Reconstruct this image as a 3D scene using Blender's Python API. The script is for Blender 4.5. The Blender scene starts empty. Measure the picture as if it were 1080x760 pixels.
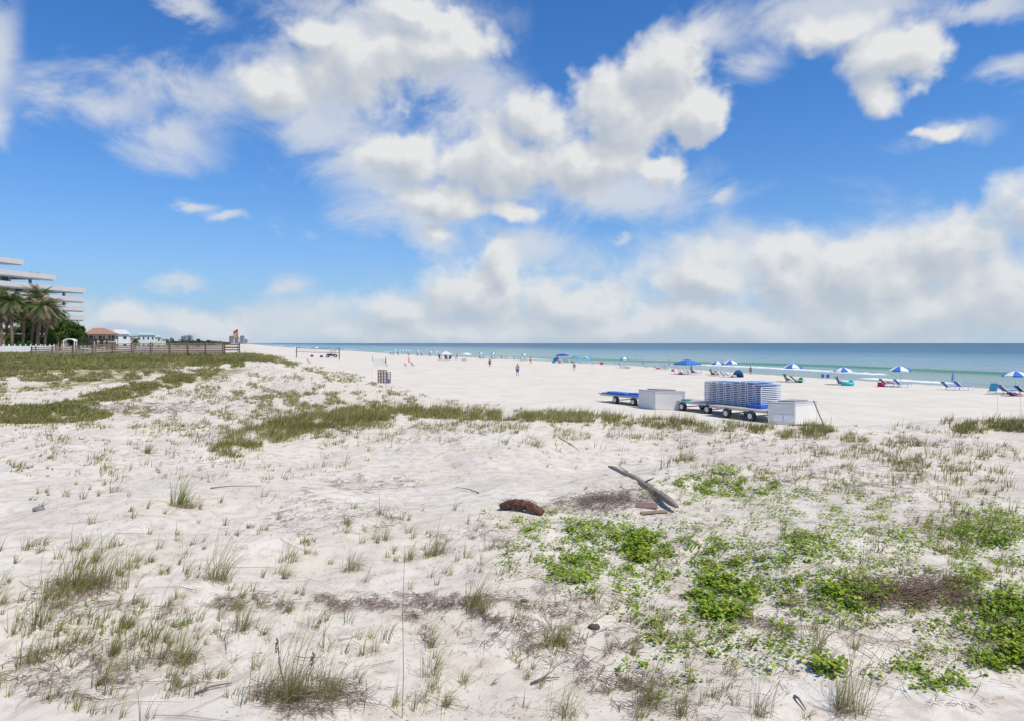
import bpy, bmesh, math, random
import numpy as np
from math import sin, cos, pi, radians
from mathutils import Vector, Matrix
rng = np.random.default_rng(7); random.seed(7)
S = bpy.context.scene; C = S.collection
CAMZ = 6.0; F = 720.0; CX = 540.0; HY = 362.0
D = np.array([-.373, .928]); N = np.array([.928, .373])       # along the coast, towards the sea

# ------------------------------------------------------------------ noise and terrain
def _h(ix, iy, seed):
    n = (ix.astype(np.int64)*374761393 + iy.astype(np.int64)*668265263 + seed*974711) & 0xffffffff
    n = ((n ^ (n >> 13))*1274126177) & 0xffffffff
    return ((n ^ (n >> 16)) & 0xffff)/65535.0
def vn(x, y, seed=0):
    x = np.asarray(x, float); y = np.asarray(y, float)
    ix = np.floor(x); iy = np.floor(y); fx = x-ix; fy = y-iy
    fx = fx*fx*fx*(fx*(fx*6-15)+10); fy = fy*fy*fy*(fy*(fy*6-15)+10)
    a = _h(ix, iy, seed); b = _h(ix+1, iy, seed); c = _h(ix, iy+1, seed); d = _h(ix+1, iy+1, seed)
    return (a+(b-a)*fx)*(1-fy)+(c+(d-c)*fx)*fy - .5
def fbm(x, y, seed=0, o=3):
    s = 0; a = 1
    for k in range(o):
        s = s+a*vn(np.asarray(x)*2**k, np.asarray(y)*2**k, seed+k*17); a *= .5
    return s
def ss(a, b, x):
    t = np.clip((np.asarray(x, float)-a)/(b-a), 0, 1); return t*t*(3-2*t)
T_SH = [-500, 0, 56, 80, 100, 120, 140, 165, 201, 241, 300, 372, 500, 591, 909, 1500, 70000]
S_SH = [110, 94, 92, 92.5, 93.5, 95, 95.5, 96.5, 95.5, 90.5, 85, 82.5, 80, 75, 64, 64, 64]
T_TO = [-300, -60, 15, 23, 34, 46, 59, 80, 150, 350, 1500, 70000]
S_TO = [60, 58, 48, 38.5, 25, 19, 14.5, 15.5, 15, 15, 10, 10]
def st(x, y): return N[0]*x+N[1]*y, D[0]*x+D[1]*y
def shore(t): return np.interp(t, T_SH, S_SH)+.5*np.sin(t/17.)
BUMPS = [(-12.5, 28, 3.2, 2.0, .30), (-8, 34.5, 5, 2.2, .32), (-1, 35.5, 5, 2, .28), (5.5, 34.5, 5, 2, .25), (11.5, 27.5, 4, 2.2, .28),
         (17, 25, 4, 2.2, .30), (25, 33.5, 6, 2.5, .55), (13, 33, 5, 2, .12), (4.5, 20, 3.2, 1.6, .2), (10, 14.5, 3, 1.8, .18), (-6, 11, 2.2, 1.3, .12),
         (0, 10.5, 2.4, 1.1, .12), (-1.5, 22, 4.5, 2.5, -.22), (4, 25, 5, 2.4, -.25), (2.5, 9, 1.6, 1.6, -.14), (-7, 19, 3, 2, .15), (7, 11.5, 2, 1.5, .08)]
def H(x, y):
    x = np.asarray(x, float); y = np.asarray(y, float)
    s, t = st(x, y)
    q = shore(t)-s
    z = np.where(q > 0, 1.2*(1-np.exp(-np.clip(q, 0, 500)/13.)), np.maximum(q*.09, -4))
    z = z+.035*vn(x*.35, y*.35, 5)*ss(3, 15, q)+.02*vn(x*1.1, y*1.1, 6)*ss(3, 10, q)
    toe = np.interp(t, T_TO, S_TO)+1.5*vn(t*.15, t*0, 8)
    e = toe-s
    up = ss(35, 92, t)*(1-.45*ss(170, 400, t))
    A = .72+2.45*up
    W = 5+9*up
    prof = ss(0, 1, e/W)
    hum = .50*vn(x/7.5, y/7.5, 1)+.34*vn(x/3.1, y/3.1, 2)+.125*vn(x/1.25, y/1.25, 3)+.05*vn(x/.5, y/.5, 4)
    fade = 1-.75*ss(60, 130, np.hypot(x, y))
    hum = hum*fade
    b = 0
    for bx, by, sx, sy, a in BUMPS:
        b = b+a*np.exp(-((x-bx)/sx)**2-((y-by)/sy)**2)
    return z+prof*A+ss(0, 5, e)*hum+b*ss(-1, 3, e)
def gr(px, py):
    """first terrain point seen on the ray through a photograph pixel"""
    px = np.atleast_1d(np.asarray(px, float)); py = np.atleast_1d(np.asarray(py, float))
    m = (py-HY)/F; k = (px-CX)/F
    lo = np.full(px.shape, 4.0); hi = np.full(px.shape, 3000.); done = np.zeros(px.shape, bool)
    prev = lo.copy(); Y = 4.0
    while Y < 3000:
        Yn = Y*1.022
        below = (CAMZ-m*Yn) < H(k*Yn, np.full(px.shape, Yn))
        new = below & ~done
        lo[new] = Y; hi[new] = Yn; done |= below
        if done.all(): break
        Y = Yn
    for _ in range(9):
        mid = (lo+hi)/2; b = (CAMZ-m*mid) < H(k*mid, mid)
        hi = np.where(b, mid, hi); lo = np.where(b, lo, mid)
    x = k*hi
    return np.stack([x, hi, H(x, hi)], 1), done
def g1(px, py):
    p, ok = gr([px], [py]); return Vector(p[0])
def at(px, py, Y): return Vector(((px-CX)/F*Y, Y, CAMZ-(py-HY)/F*Y))

# ------------------------------------------------------------------ materials
def newmat(name):
    m = bpy.data.materials.new(name); m.use_nodes = True
    return m, m.node_tree, m.node_tree.nodes['Principled BSDF']
_mc = {}
def M(col, rough=.6, name=None, var=.12, scale=6., metal=0, trans=0):
    key = (tuple(col), rough, var, scale, metal)
    if key in _mc: return _mc[key]
    m, nt, b = newmat(name or 'paint')
    b.inputs['Roughness'].default_value = rough; b.inputs['Metallic'].default_value = metal
    tc = nt.nodes.new('ShaderNodeTexCoord'); n = nt.nodes.new('ShaderNodeTexNoise'); n.inputs['Scale'].default_value = scale; n.inputs['Detail'].default_value = 5
    mp = nt.nodes.new('ShaderNodeMapRange'); mp.inputs['To Min'].default_value = 1-var*2; mp.inputs['To Max'].default_value = 1+var*2
    mx = nt.nodes.new('ShaderNodeVectorMath'); mx.operation = 'SCALE'; mx.inputs[0].default_value = col[:3]
    nt.links.new(tc.outputs['Object'], n.inputs['Vector']); nt.links.new(n.outputs[0], mp.inputs[0]); nt.links.new(mp.outputs[0], mx.inputs['Scale'])
    nt.links.new(mx.outputs[0], b.inputs['Base Color'])
    bp = nt.nodes.new('ShaderNodeBump'); bp.inputs['Strength'].default_value = .15; bp.inputs['Distance'].default_value = .02
    nt.links.new(n.outputs[0], bp.inputs['Height']); nt.links.new(bp.outputs[0], b.inputs['Normal'])
    _mc[key] = m; return m
def leafmat(name, rough=.55, transl=.35):
    m, nt, b = newmat(name)
    a = nt.nodes.new('ShaderNodeAttribute'); a.attribute_name = 'Col'
    b.inputs['Roughness'].default_value = rough
    b.inputs['Specular IOR Level'].default_value = .3
    nt.links.new(a.outputs['Color'], b.inputs['Base Color'])
    tr = nt.nodes.new('ShaderNodeBsdfTranslucent'); nt.links.new(a.outputs['Color'], tr.inputs['Color'])
    mx = nt.nodes.new('ShaderNodeMixShader'); mx.inputs[0].default_value = transl
    nt.links.new(b.outputs[0], mx.inputs[1]); nt.links.new(tr.outputs[0], mx.inputs[2])
    nt.links.new(mx.outputs[0], nt.nodes['Material Output'].inputs['Surface'])
    return m
MLEAF = leafmat('foliage'); MLIT = leafmat('dead_stems', .8, .0)
WHITE = (.78, .78, .76); BLUE = (.03, .16, .58); NAVY = (.02, .04, .22); TEAL = (.03, .42, .55); DARK = (.03, .03, .035)
WOOD = (.17, .115, .08); GREYW = (.26, .24, .22)

# ------------------------------------------------------------------ mesh building
def mesh_np(name, V, Fc, mats, parent=None, col=None, smooth=False, fa=None):
    """V (n,3); Fc list of (m,k) arrays"""
    me = bpy.data.meshes.new(name)
    Fc = [f for f in Fc if len(f)]
    nl = sum(f.size for f in Fc); nf = sum(len(f) for f in Fc)
    me.vertices.add(len(V)); me.vertices.foreach_set('co', np.asarray(V, np.float32).ravel())
    me.loops.add(nl); me.loops.foreach_set('vertex_index', np.concatenate([f.ravel() for f in Fc]).astype(np.int32))
    me.polygons.add(nf)
    tot = np.concatenate([np.full(len(f), f.shape[1]) for f in Fc]); start = np.concatenate([[0], np.cumsum(tot)[:-1]])
    me.polygons.foreach_set('loop_start', start.astype(np.int32)); me.polygons.foreach_set('loop_total', tot.astype(np.int32))
    if smooth: me.polygons.foreach_set('use_smooth', np.ones(nf, bool))
    me.update(calc_edges=True)
    if col is not None:
        at_ = me.color_attributes.new('Col', 'FLOAT_COLOR', 'POINT')
        c4 = np.ones((len(V), 4), np.float32); c4[:, :3] = col; at_.data.foreach_set('color', c4.ravel())
    for k, v in (fa or {}).items():
        a = me.attributes.new(k, 'FLOAT', 'POINT'); a.data.foreach_set('value', np.asarray(v, np.float32))
    for m in (mats if isinstance(mats, (list, tuple)) else [mats]): me.materials.append(m)
    o = bpy.data.objects.new(name, me); C.objects.link(o)
    if parent: o.parent = parent
    return o
def tag(o, label=None, cat=None, group=None, kind=None):
    if label: o['label'] = label
    if cat: o['category'] = cat
    if group: o['group'] = group
    if kind: o['kind'] = kind
    return o
def empty(name, loc, rz=0, label=None, cat=None, group=None):
    o = bpy.data.objects.new(name, None); C.objects.link(o); o.location = loc; o.rotation_euler = (0, 0, rz); o.empty_display_size = .2
    return tag(o, label, cat, group)
class MB:
    def __init__(s): s.v = []; s.f = []; s.m = []
    def add(s, vs, fs, mi=0):
        b = len(s.v); s.v += [tuple(v) for v in vs]; s.f += [tuple(b+i for i in f) for f in fs]; s.m += [mi]*len(fs); return s
    def box(s, c, d, rz=0, mi=0, rx=0, ry=0):
        R = Matrix.Rotation(rz, 3, 'Z') @ Matrix.Rotation(ry, 3, 'Y') @ Matrix.Rotation(rx, 3, 'X'); c = Vector(c)
        vs = [c+R @ Vector((x*d[0]/2, y*d[1]/2, z*d[2]/2)) for z in (-1, 1) for x, y in ((-1, -1), (1, -1), (1, 1), (-1, 1))]
        return s.add(vs, [(3, 2, 1, 0), (4, 5, 6, 7), (0, 1, 5, 4), (1, 2, 6, 5), (2, 3, 7, 6), (3, 0, 4, 7)], mi)
    def prism(s, poly, z0, z1, mi=0):
        n = len(poly); vs = [(x, y, z0) for x, y in poly]+[(x, y, z1) for x, y in poly]
        return s.add(vs, [tuple(range(n))[::-1], tuple(range(n, 2*n))]+[(i, (i+1) % n, n+(i+1) % n, n+i) for i in range(n)], mi)
    def xz(s, poly, y0, y1, mi=0):
        n = len(poly); vs = [(x, y0, z) for x, z in poly]+[(x, y1, z) for x, z in poly]
        return s.add(vs, [tuple(range(n)), tuple(range(n, 2*n))[::-1]]+[(i, n+i, n+(i+1) % n, (i+1) % n) for i in range(n)], mi)
    def tube(s, pts, r, n=6, mi=0):
        pts = [Vector(p) for p in pts]; rs = r if isinstance(r, (list, tuple)) else [r]*len(pts); b = []; 
        for i, p in enumerate(pts):
            d = (pts[min(i+1, len(pts)-1)]-pts[max(i-1, 0)]).normalized()
            a = d.orthogonal().normalized() if i == 0 else (pa-d*pa.dot(d)).normalized()
            pa = a; c = d.cross(a)
            b += [p+(a*cos(2*pi*k/n)+c*sin(2*pi*k/n))*rs[i] for k in range(n)]
        m = len(pts); fs = [(i*n+k, i*n+(k+1) % n, (i+1)*n+(k+1) % n, (i+1)*n+k) for i in range(m-1) for k in range(n)]
        fs += [tuple(range(n))[::-1], tuple(range((m-1)*n, m*n))]
        return s.add(b, fs, mi)
    def lathe(s, prof, n=16, c=(0, 0, 0), mi=0, axis='Z'):
        vs = []
        for r, z in prof:
            for k in range(n):
                a = 2*pi*k/n; p = (r*cos(a), r*sin(a), z)
                if axis == 'Y': p = (p[0], p[2], p[1])
                vs.append((p[0]+c[0], p[1]+c[1], p[2]+c[2]))
        m = len(prof)
        return s.add(vs, [(i*n+k, i*n+(k+1) % n, (i+1)*n+(k+1) % n, (i+1)*n+k) for i in range(m-1) for k in range(n)]+[tuple(range(n))[::-1], tuple(range((m-1)*n, m*n))], mi)
    def ball(s, c, r, n=10, mi=0):
        r = r if isinstance(r, (list, tuple)) else (r, r, r)
        vs = []; m = n//2+1
        for i in range(m):
            a = pi*i/(m-1)-pi/2
            for k in range(n):
                q = 2*pi*k/n; vs.append((c[0]+r[0]*max(cos(a), .02)*cos(q), c[1]+r[1]*max(cos(a), .02)*sin(q), c[2]+r[2]*sin(a)))
        return s.add(vs, [(i*n+k, i*n+(k+1) % n, (i+1)*n+(k+1) % n, (i+1)*n+k) for i in range(m-1) for k in range(n)], mi)
    def build(s, name, mats, parent=None, smooth=False, bevel=0):
        me = bpy.data.meshes.new(name); me.from_pydata(s.v, [], s.f)
        for m in (mats if isinstance(mats, (list, tuple)) else [mats]): me.materials.append(m)
        me.polygons.foreach_set('material_index', s.m)
        if smooth: me.polygons.foreach_set('use_smooth', [True]*len(s.f))
        me.update()
        o = bpy.data.objects.new(name, me); C.objects.link(o)
        if parent: o.parent = parent
        if bevel:
            bm = bmesh.new(); bm.from_mesh(me); bmesh.ops.bevel(bm, geom=bm.edges[:], offset=bevel, segments=2, affect='EDGES'); bm.to_mesh(me); bm.free()
        return o
def copy_tree(o, parent=None):
    c = o.copy(); C.objects.link(c); c.parent = parent
    for ch in [k for k in o.children]: copy_tree(ch, c)
    return c
PROTO = {}
def inst(key, maker, loc, rz=0, label=None, cat=None, group=None, scale=1):
    """first use builds the thing, later uses copy it with its parts"""
    if key in PROTO: o = copy_tree(PROTO[key])
    else: o = maker(); PROTO[key] = o
    for k in ('label', 'category', 'group'):
        if k in o: del o[k]
    o.location = loc; o.rotation_euler = (0, 0, rz); o.scale = (scale,)*3
    return tag(o, label, cat, group)
def root(name): return empty(name, (0, 0, 0))

# ------------------------------------------------------------------ camera, sun, sky
cam = bpy.data.cameras.new('camera'); co = bpy.data.objects.new('camera', cam); C.objects.link(co)
co.location = (0, 0, CAMZ); co.rotation_euler = (radians(90), 0, 0); cam.sensor_width = 36; cam.lens = 24
cam.shift_y = -18/1080; cam.clip_start = .1; cam.clip_end = 200000; S.camera = co
SUNV = Vector((.8, -.6, 0)).normalized()*cos(radians(58))+Vector((0, 0, sin(radians(58))))
sl = bpy.data.lights.new('sun', 'SUN'); so = bpy.data.objects.new('sun', sl); C.objects.link(so)
sl.energy = 3.7; sl.angle = radians(.6); sl.color = (1, .895, .735)
so.rotation_euler = SUNV.to_track_quat('Z', 'Y').to_euler()
W = bpy.data.worlds.new('World'); S.world = W; W.use_nodes = True
nt = W.node_tree; nd = nt.nodes; lk = nt.links; bg = nd['Background']; bg.inputs['Strength'].default_value = .086
def mk(t, tree=None, **kw):
    n = (tree or nt).nodes.new(t)
    for k, v in kw.items(): setattr(n, k, v)
    return n
def math_(tree, op, a, b=None, c=None, clamp=False):
    n = tree.nodes.new('ShaderNodeMath'); n.operation = op; n.use_clamp = clamp
    for i, v in enumerate((a, b, c)):
        if v is None: continue
        if isinstance(v, (int, float)): n.inputs[i].default_value = v
        else: tree.links.new(v, n.inputs[i])
    return n.outputs[0]
def vmath(tree, op, a, b=None, c=None):
    n = tree.nodes.new('ShaderNodeVectorMath'); n.operation = op
    for i, v in enumerate((a, b, c)):
        if v is None: continue
        if isinstance(v, (tuple, list)): n.inputs[i].default_value = v
        else: tree.links.new(v, n.inputs[i])
    return n
CUM = [(290,84,52,34),(375,62,92,54),(465,42,66,38),(330,28,40,20),(440,8,50,20),
 (700,62,52,46),(735,112,32,32),(655,112,58,56),(562,130,44,40),(525,172,82,42),(610,172,92,34),(690,178,52,24),(455,215,60,24),(540,222,34,16),(458,250,22,12),(425,165,50,34),
 (880,34,62,26),(935,62,52,38),(932,105,28,26),(1000,138,34,10),
 (1078,222,50,54),(1010,268,72,42),(1060,320,110,56),(905,292,95,42),(830,288,62,42),(735,290,56,38),(760,340,190,30),(960,338,210,42),(600,322,76,36),(500,312,58,34),(425,325,78,28),(528,280,26,26),(470,350,170,20),
 (205,338,84,22),(140,338,50,16),(675,350,300,20),(1400,200,200,70),(-260,290,150,40),(540,-300,260,90)]
VEIL = [(105,112,78,34),(195,98,88,40),(175,150,70,30),(300,95,90,50),(400,20,130,50),(330,130,70,34),(385,170,75,60),(430,225,85,40),(395,8,90,24),(500,100,60,50),
 (870,12,150,36),(790,62,44,24),(750,30,40,20),(1000,138,58,20),(1060,72,60,18),(4,52,26,70),(0,125,18,30),(200,8,44,16),(1040,10,70,16),(190,297,30,11),(305,300,30,15),(310,338,90,28),(205,215,28,9),(240,228,26,8),(650,205,120,34),
 (60,340,80,22),(560,260,70,30),(455,255,50,24),(650,252,16,8),(760,205,20,12),(780,280,300,50),(-150,100,150,60),(1300,60,150,60),(100,-350,160,60),(1100,-260,200,70)]
gt = bpy.data.node_groups.new('cloud_field', 'ShaderNodeTree')
gt.interface.new_socket('P', in_out='INPUT', socket_type='NodeSocketVector'); gt.interface.new_socket('D', in_out='OUTPUT', socket_type='NodeSocketFloat')
gi = gt.nodes.new('NodeGroupInput'); go_ = gt.nodes.new('NodeGroupOutput')
w1 = mk('ShaderNodeTexNoise', gt); w1.inputs['Scale'].default_value = 7; w1.inputs['Detail'].default_value = 5; w1.inputs['Roughness'].default_value = .55
gt.links.new(gi.outputs[0], w1.inputs['Vector'])
wv = vmath(gt, 'MULTIPLY_ADD', w1.outputs['Color'], (.13, .10, 0), (-.065, -.05, 0)).outputs[0]
pw = vmath(gt, 'ADD', gi.outputs[0], wv).outputs[0]
def blobs(tree, pw, lst, k):
    prev = None
    for cx, cy, rx, ry in lst:
        az = math.atan((cx-CX)/F); el = math.atan((HY-cy)/F*cos(az)); ra = rx/F*.5 if abs(cx-540) > 560 else rx/F*cos(az)**2; re = ry/F*cos(az)*cos(el)**2
        v = vmath(tree, 'MULTIPLY_ADD', pw, (1/ra, 1/re, 0), (-az/ra, -el/re, 0)).outputs[0]
        L = vmath(tree, 'LENGTH', v).outputs['Value']; prev = L if prev is None else math_(tree, 'SMOOTH_MIN', prev, L, k)
    return prev
prev = blobs(gt, pw, CUM, .35)
n2 = mk('ShaderNodeTexNoise', gt); n2.inputs['Scale'].default_value = 12; n2.inputs['Detail'].default_value = 8; n2.inputs['Roughness'].default_value = .57; n2.inputs['Distortion'].default_value = .15
st_ = vmath(gt, 'MULTIPLY', gi.outputs[0], (1, 1.25, 1)).outputs[0]; gt.links.new(st_, n2.inputs['Vector'])
vo = mk('ShaderNodeTexVoronoi', gt); vo.feature = 'SMOOTH_F1'; vo.voronoi_dimensions = '2D'; vo.inputs['Scale'].default_value = 22; vo.inputs['Detail'].default_value = 2.0; vo.inputs['Smoothness'].default_value = .6; vo.inputs['Roughness'].default_value = .5
gt.links.new(vmath(gt, 'MULTIPLY_ADD', n2.outputs['Color'], (.05, .05, 0), gi.outputs[0]).outputs[0], vo.inputs['Vector'])
dd = math_(gt, 'MULTIPLY_ADD', n2.outputs[0], 1.7, -.85)
dd = math_(gt, 'ADD', dd, math_(gt, 'MULTIPLY_ADD', vo.outputs['Distance'], -.55, .24))
dd = math_(gt, 'ADD', dd, math_(gt, 'MULTIPLY', math_(gt, 'SUBTRACT', 1.22, prev), 1.6))
gt.links.new(dd, go_.inputs[0])
tc = mk('ShaderNodeTexCoord'); sx = mk('ShaderNodeSeparateXYZ'); nrm = vmath(nt, 'NORMALIZE', tc.outputs['Generated']); lk.new(nrm.outputs[0], sx.inputs[0])
az = math_(nt, 'ARCTAN2', sx.outputs[0], sx.outputs[1]); el = math_(nt, 'ARCSINE', sx.outputs[2])
cb = mk('ShaderNodeCombineXYZ'); lk.new(az, cb.inputs[0]); lk.new(el, cb.inputs[1])
ga = mk('ShaderNodeGroup'); ga.node_tree = gt; lk.new(cb.outputs[0], ga.inputs[0])
off = vmath(nt, 'ADD', cb.outputs[0], (.013, .024, 0)); gb = mk('ShaderNodeGroup'); gb.node_tree = gt; lk.new(off.outputs[0], gb.inputs[0])
mr = mk('ShaderNodeMapRange', interpolation_type='SMOOTHSTEP'); mr.inputs['From Min'].default_value = -.10; lk.new(ga.outputs[0], mr.inputs[0])
wl = mk('ShaderNodeTexNoise'); wl.inputs['Scale'].default_value = 5; wl.inputs['Detail'].default_value = 2; lk.new(cb.outputs[0], wl.inputs['Vector'])
lk.new(math_(nt, 'MULTIPLY_ADD', wl.outputs[0], 2.4, -.25), mr.inputs['From Max'])
vn_ = mk('ShaderNodeTexNoise'); vn_.inputs['Scale'].default_value = 7; vn_.inputs['Detail'].default_value = 10; vn_.inputs['Roughness'].default_value = .62; vn_.inputs['Distortion'].default_value = .5
lk.new(vmath(nt, 'MULTIPLY', cb.outputs[0], (1, 1.5, 1)).outputs[0], vn_.inputs['Vector'])
pv = vmath(nt, 'MULTIPLY_ADD', vn_.outputs['Color'], (.10, .08, 0), (-.05, -.04, 0)).outputs[0]
vd = math_(nt, 'SUBTRACT', 1.14, blobs(nt, vmath(nt, 'ADD', cb.outputs[0], pv).outputs[0], VEIL, .5))
vs_ = math_(nt, 'MULTIPLY_ADD', vn_.outputs[0], 2.6, -1.3)
vr = mk('ShaderNodeMapRange', interpolation_type='SMOOTHSTEP'); vr.inputs['From Min'].default_value = -.15; vr.inputs['From Max'].default_value = 1.1; vr.inputs['To Max'].default_value = .82; lk.new(math_(nt, 'ADD', vd, vs_), vr.inputs[0])
# light reaching through the cloud from the sun's side
dens = math_(nt, 'MAXIMUM', gb.outputs[0], 0.0)
lightv = math_(nt, 'POWER', 2.718, math_(nt, 'MULTIPLY', dens, -.50))
df = math_(nt, 'MULTIPLY', math_(nt, 'SUBTRACT', ga.outputs[0], gb.outputs[0]), .42)
lv = math_(nt, 'ADD', math_(nt, 'ADD', math_(nt, 'MULTIPLY', lightv, .88), df), math_(nt, 'MULTIPLY', math_(nt, 'SUBTRACT', 1.0, mr.outputs[0]), .2), clamp=True)
cr = mk('ShaderNodeValToRGB'); lk.new(lv, cr.inputs[0])
cr.color_ramp.elements[0].color = (5.0, 5.6, 6.5, 1); cr.color_ramp.elements[0].position = .12
cr.color_ramp.elements[1].color = (8.2, 8.3, 8.35, 1); cr.color_ramp.elements[1].position = 1.0
e_ = cr.color_ramp.elements.new(.55); e_.color = (6.3, 6.65, 7.1, 1)
sky = mk('ShaderNodeTexSky', sky_type='NISHITA'); sky.sun_disc = False; sky.sun_elevation = radians(58)
sky.sun_rotation = math.atan2(SUNV.x, SUNV.y); sky.air_density = 1.0; sky.dust_density = .6; sky.ozone_density = 1.5
sg = vmath(nt, 'MULTIPLY', sky.outputs[0], (.34, .90, 1.55))
def mixn(f, a, b_):
    m_ = mk('ShaderNodeMix', data_type='RGBA')
    for i, v in ((0, f), (6, a), (7, b_)):
        if isinstance(v, tuple): m_.inputs[i].default_value = v
        else: lk.new(v, m_.inputs[i])
    return m_.outputs[2]
ea = math_(nt, 'ABSOLUTE', el)
h1 = math_(nt, 'MULTIPLY', math_(nt, 'POWER', 2.718, math_(nt, 'MULTIPLY', ea, -8.0)), .9)
c_ = mixn(h1, sg.outputs[0], (4.5, 6.1, 8.1, 1))
c_ = mixn(vr.outputs[0], c_, (7.2, 7.5, 7.9, 1))
c_ = mixn(mr.outputs[0], c_, cr.outputs[0])
# pale sea air low on the horizon, in front of the clouds
h2 = math_(nt, 'MULTIPLY', math_(nt, 'POWER', 2.718, math_(nt, 'MULTIPLY', ea, -16.0)), .6)
c_ = mixn(h2, c_, (5.3, 6.4, 7.5, 1))
lk.new(c_, bg.inputs['Color'])
W.cycles.sampling_method = 'MANUAL'; W.cycles.sample_map_resolution = 512
S.view_settings.view_transform = 'Standard'; S.view_settings.look = 'None'; S.view_settings.exposure = .17; S.view_settings.gamma = 1
S.cycles.max_bounces = 5; S.cycles.diffuse_bounces = 3; S.cycles.glossy_bounces = 2; S.cycles.transparent_max_bounces = 8
S.cycles.use_adaptive_sampling = True; S.cycles.adaptive_threshold = .02; S.cycles.use_denoising = True

# ------------------------------------------------------------------ ground sheet
def axis(lo_fine, hi_fine, step, ratio, end, lo_end=None):
    a = list(np.arange(lo_fine, hi_fine, step)); d = step
    while a[-1] < end: d *= ratio; a.append(a[-1]+d)
    return a
xp = axis(0, 11, .11, 1.018, 70000); xs = np.array([-v for v in xp[::-1][:-1]]+xp)
ya = []; y_ = 12.0; d_ = .1
ya = list(np.arange(4, 14, .085)); d_ = .085
while ya[-1] < 300: d_ *= 1.0105; ya.append(ya[-1]+d_)
while ya[-1] < 70000: d_ *= 1.06; ya.append(ya[-1]+d_)
yb = [4]; d_ = .2
while yb[-1] > -500: d_ *= 1.12; yb.append(yb[-1]-d_)
ys = np.array(yb[::-1][:-1]+ya)
GX, GY = np.meshgrid(xs, ys); gx = GX.ravel(); gy = GY.ravel(); gz = H(gx, gy)
ii = np.arange(len(gx)).reshape(GX.shape)
quads = np.stack([ii[:-1, :-1].ravel(), ii[:-1, 1:].ravel(), ii[1:, 1:].ravel(), ii[1:, :-1].ravel()], 1)
s_, t_ = st(gx, gy); qd = shore(t_)-s_
e_toe = np.interp(t_, T_TO, S_TO)-s_
m, tt, b = newmat('sand')
def attr(tt, name):
    a = tt.nodes.new('ShaderNodeAttribute'); a.attribute_name = name; return a.outputs['Fac']
geo = tt.nodes.new('ShaderNodeNewGeometry')
def noise(tt, vec, scale, detail=4, rough=.55, dist=0):
    n = tt.nodes.new('ShaderNodeTexNoise'); n.inputs['Scale'].default_value = scale; n.inputs['Detail'].default_value = detail
    n.inputs['Roughness'].default_value = rough; n.inputs['Distortion'].default_value = dist; tt.links.new(vec, n.inputs['Vector']); return n.outputs[0]
def mrange(tt, v, a, b_, c=0, d=1, sm=True):
    n = tt.nodes.new('ShaderNodeMapRange'); n.interpolation_type = 'SMOOTHSTEP' if sm else 'LINEAR'
    tt.links.new(v, n.inputs[0])
    for k, q in zip(('From Min', 'From Max', 'To Min', 'To Max'), (a, b_, c, d)): n.inputs[k].default_value = q
    return n.outputs[0]
def mixc(tt, f, a, b_):
    n = tt.nodes.new('ShaderNodeMix'); n.data_type = 'RGBA'
    for i, v in ((0, f), (6, a), (7, b_)):
        if isinstance(v, (int, float)): n.inputs[i].default_value = v
        elif isinstance(v, tuple): n.inputs[i].default_value = v if len(v) == 4 else v+(1,)
        else: tt.links.new(v, n.inputs[i])
    return n.outputs[2]
P = geo.outputs['Position']
nA = noise(tt, P, .35, 6, .6); nB = noise(tt, P, 3.0, 5, .6); nC = noise(tt, P, 60, 3, .6); nD = noise(tt, P, 14, 4, .65)
c = mixc(tt, mrange(tt, nA, .35, .65), (.65, .595, .49), (.72, .67, .575))
dune = attr(tt, 'dune')
c = mixc(tt, math_(tt, 'MULTIPLY', dune, mrange(tt, nB, .42, .68, 0, .75)), c, (.50, .43, .345))
c = mixc(tt, math_(tt, 'MULTIPLY', mrange(tt, nC, .58, .70), math_(tt, 'MULTIPLY_ADD', dune, .36, .03)), c, (.30, .24, .19))
c = mixc(tt, math_(tt, 'MULTIPLY', math_(tt, 'MULTIPLY', mrange(tt, nD, .60, .70), dune), .22), c, (.34, .28, .21))
wet = attr(tt, 'qd')
wn = math_(tt, 'ADD', wet, math_(tt, 'MULTIPLY_ADD', noise(tt, P, .15, 3), 5, -2.5))
wf = mrange(tt, wn, 5.5, .5)
c = mixc(tt, math_(tt, 'MULTIPLY', wf, .8), c, (.34, .30, .25))
veg = attr(tt, 'veg')
vf = math_(tt, 'MULTIPLY', veg, mrange(tt, noise(tt, P, .9, 6, .7), .36, .56))
c = mixc(tt, vf, c, mixc(tt, nB, (.20, .215, .06), (.31, .27, .14)))
tt.links.new(c, b.inputs['Base Color']); b.inputs['Specular IOR Level'].default_value = .2
tt.links.new(mrange(tt, wf, 0, 1, .9, .35), b.inputs['Roughness'])
bp = tt.nodes.new('ShaderNodeBump'); bp.inputs['Distance'].default_value = .05; bp.inputs['Strength'].default_value = .42
foot = tt.nodes.new('ShaderNodeTexVoronoi'); foot.inputs['Scale'].default_value = 2.2; foot.feature = 'SMOOTH_F1'; tt.links.new(P, foot.inputs['Vector'])
hh = math_(tt, 'ADD', math_(tt, 'MULTIPLY', noise(tt, P, 2.2, 7, .62, .3), 1.0), math_(tt, 'MULTIPLY', foot.outputs['Distance'], .35))
hh = math_(tt, 'ADD', hh, math_(tt, 'MULTIPLY', nD, .42))
fp = tt.nodes.new('ShaderNodeTexVoronoi'); fp.inputs['Scale'].default_value = 1.7; tt.links.new(vmath(tt, 'MULTIPLY_ADD', P, (1, .62, 1), (0, 0, 0)).outputs[0], fp.inputs['Vector'])
pit = math_(tt, 'MULTIPLY', mrange(tt, fp.outputs['Distance'], .13, .26, -.55, 0), mrange(tt, noise(tt, P, .22, 2), .48, .56))
hh = math_(tt, 'ADD', hh, pit)
mpg = tt.nodes.new('ShaderNodeMapping'); mpg.inputs['Rotation'].default_value = (0, 0, math.atan2(D[0], D[1])); tt.links.new(P, mpg.inputs['Vector'])
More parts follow.
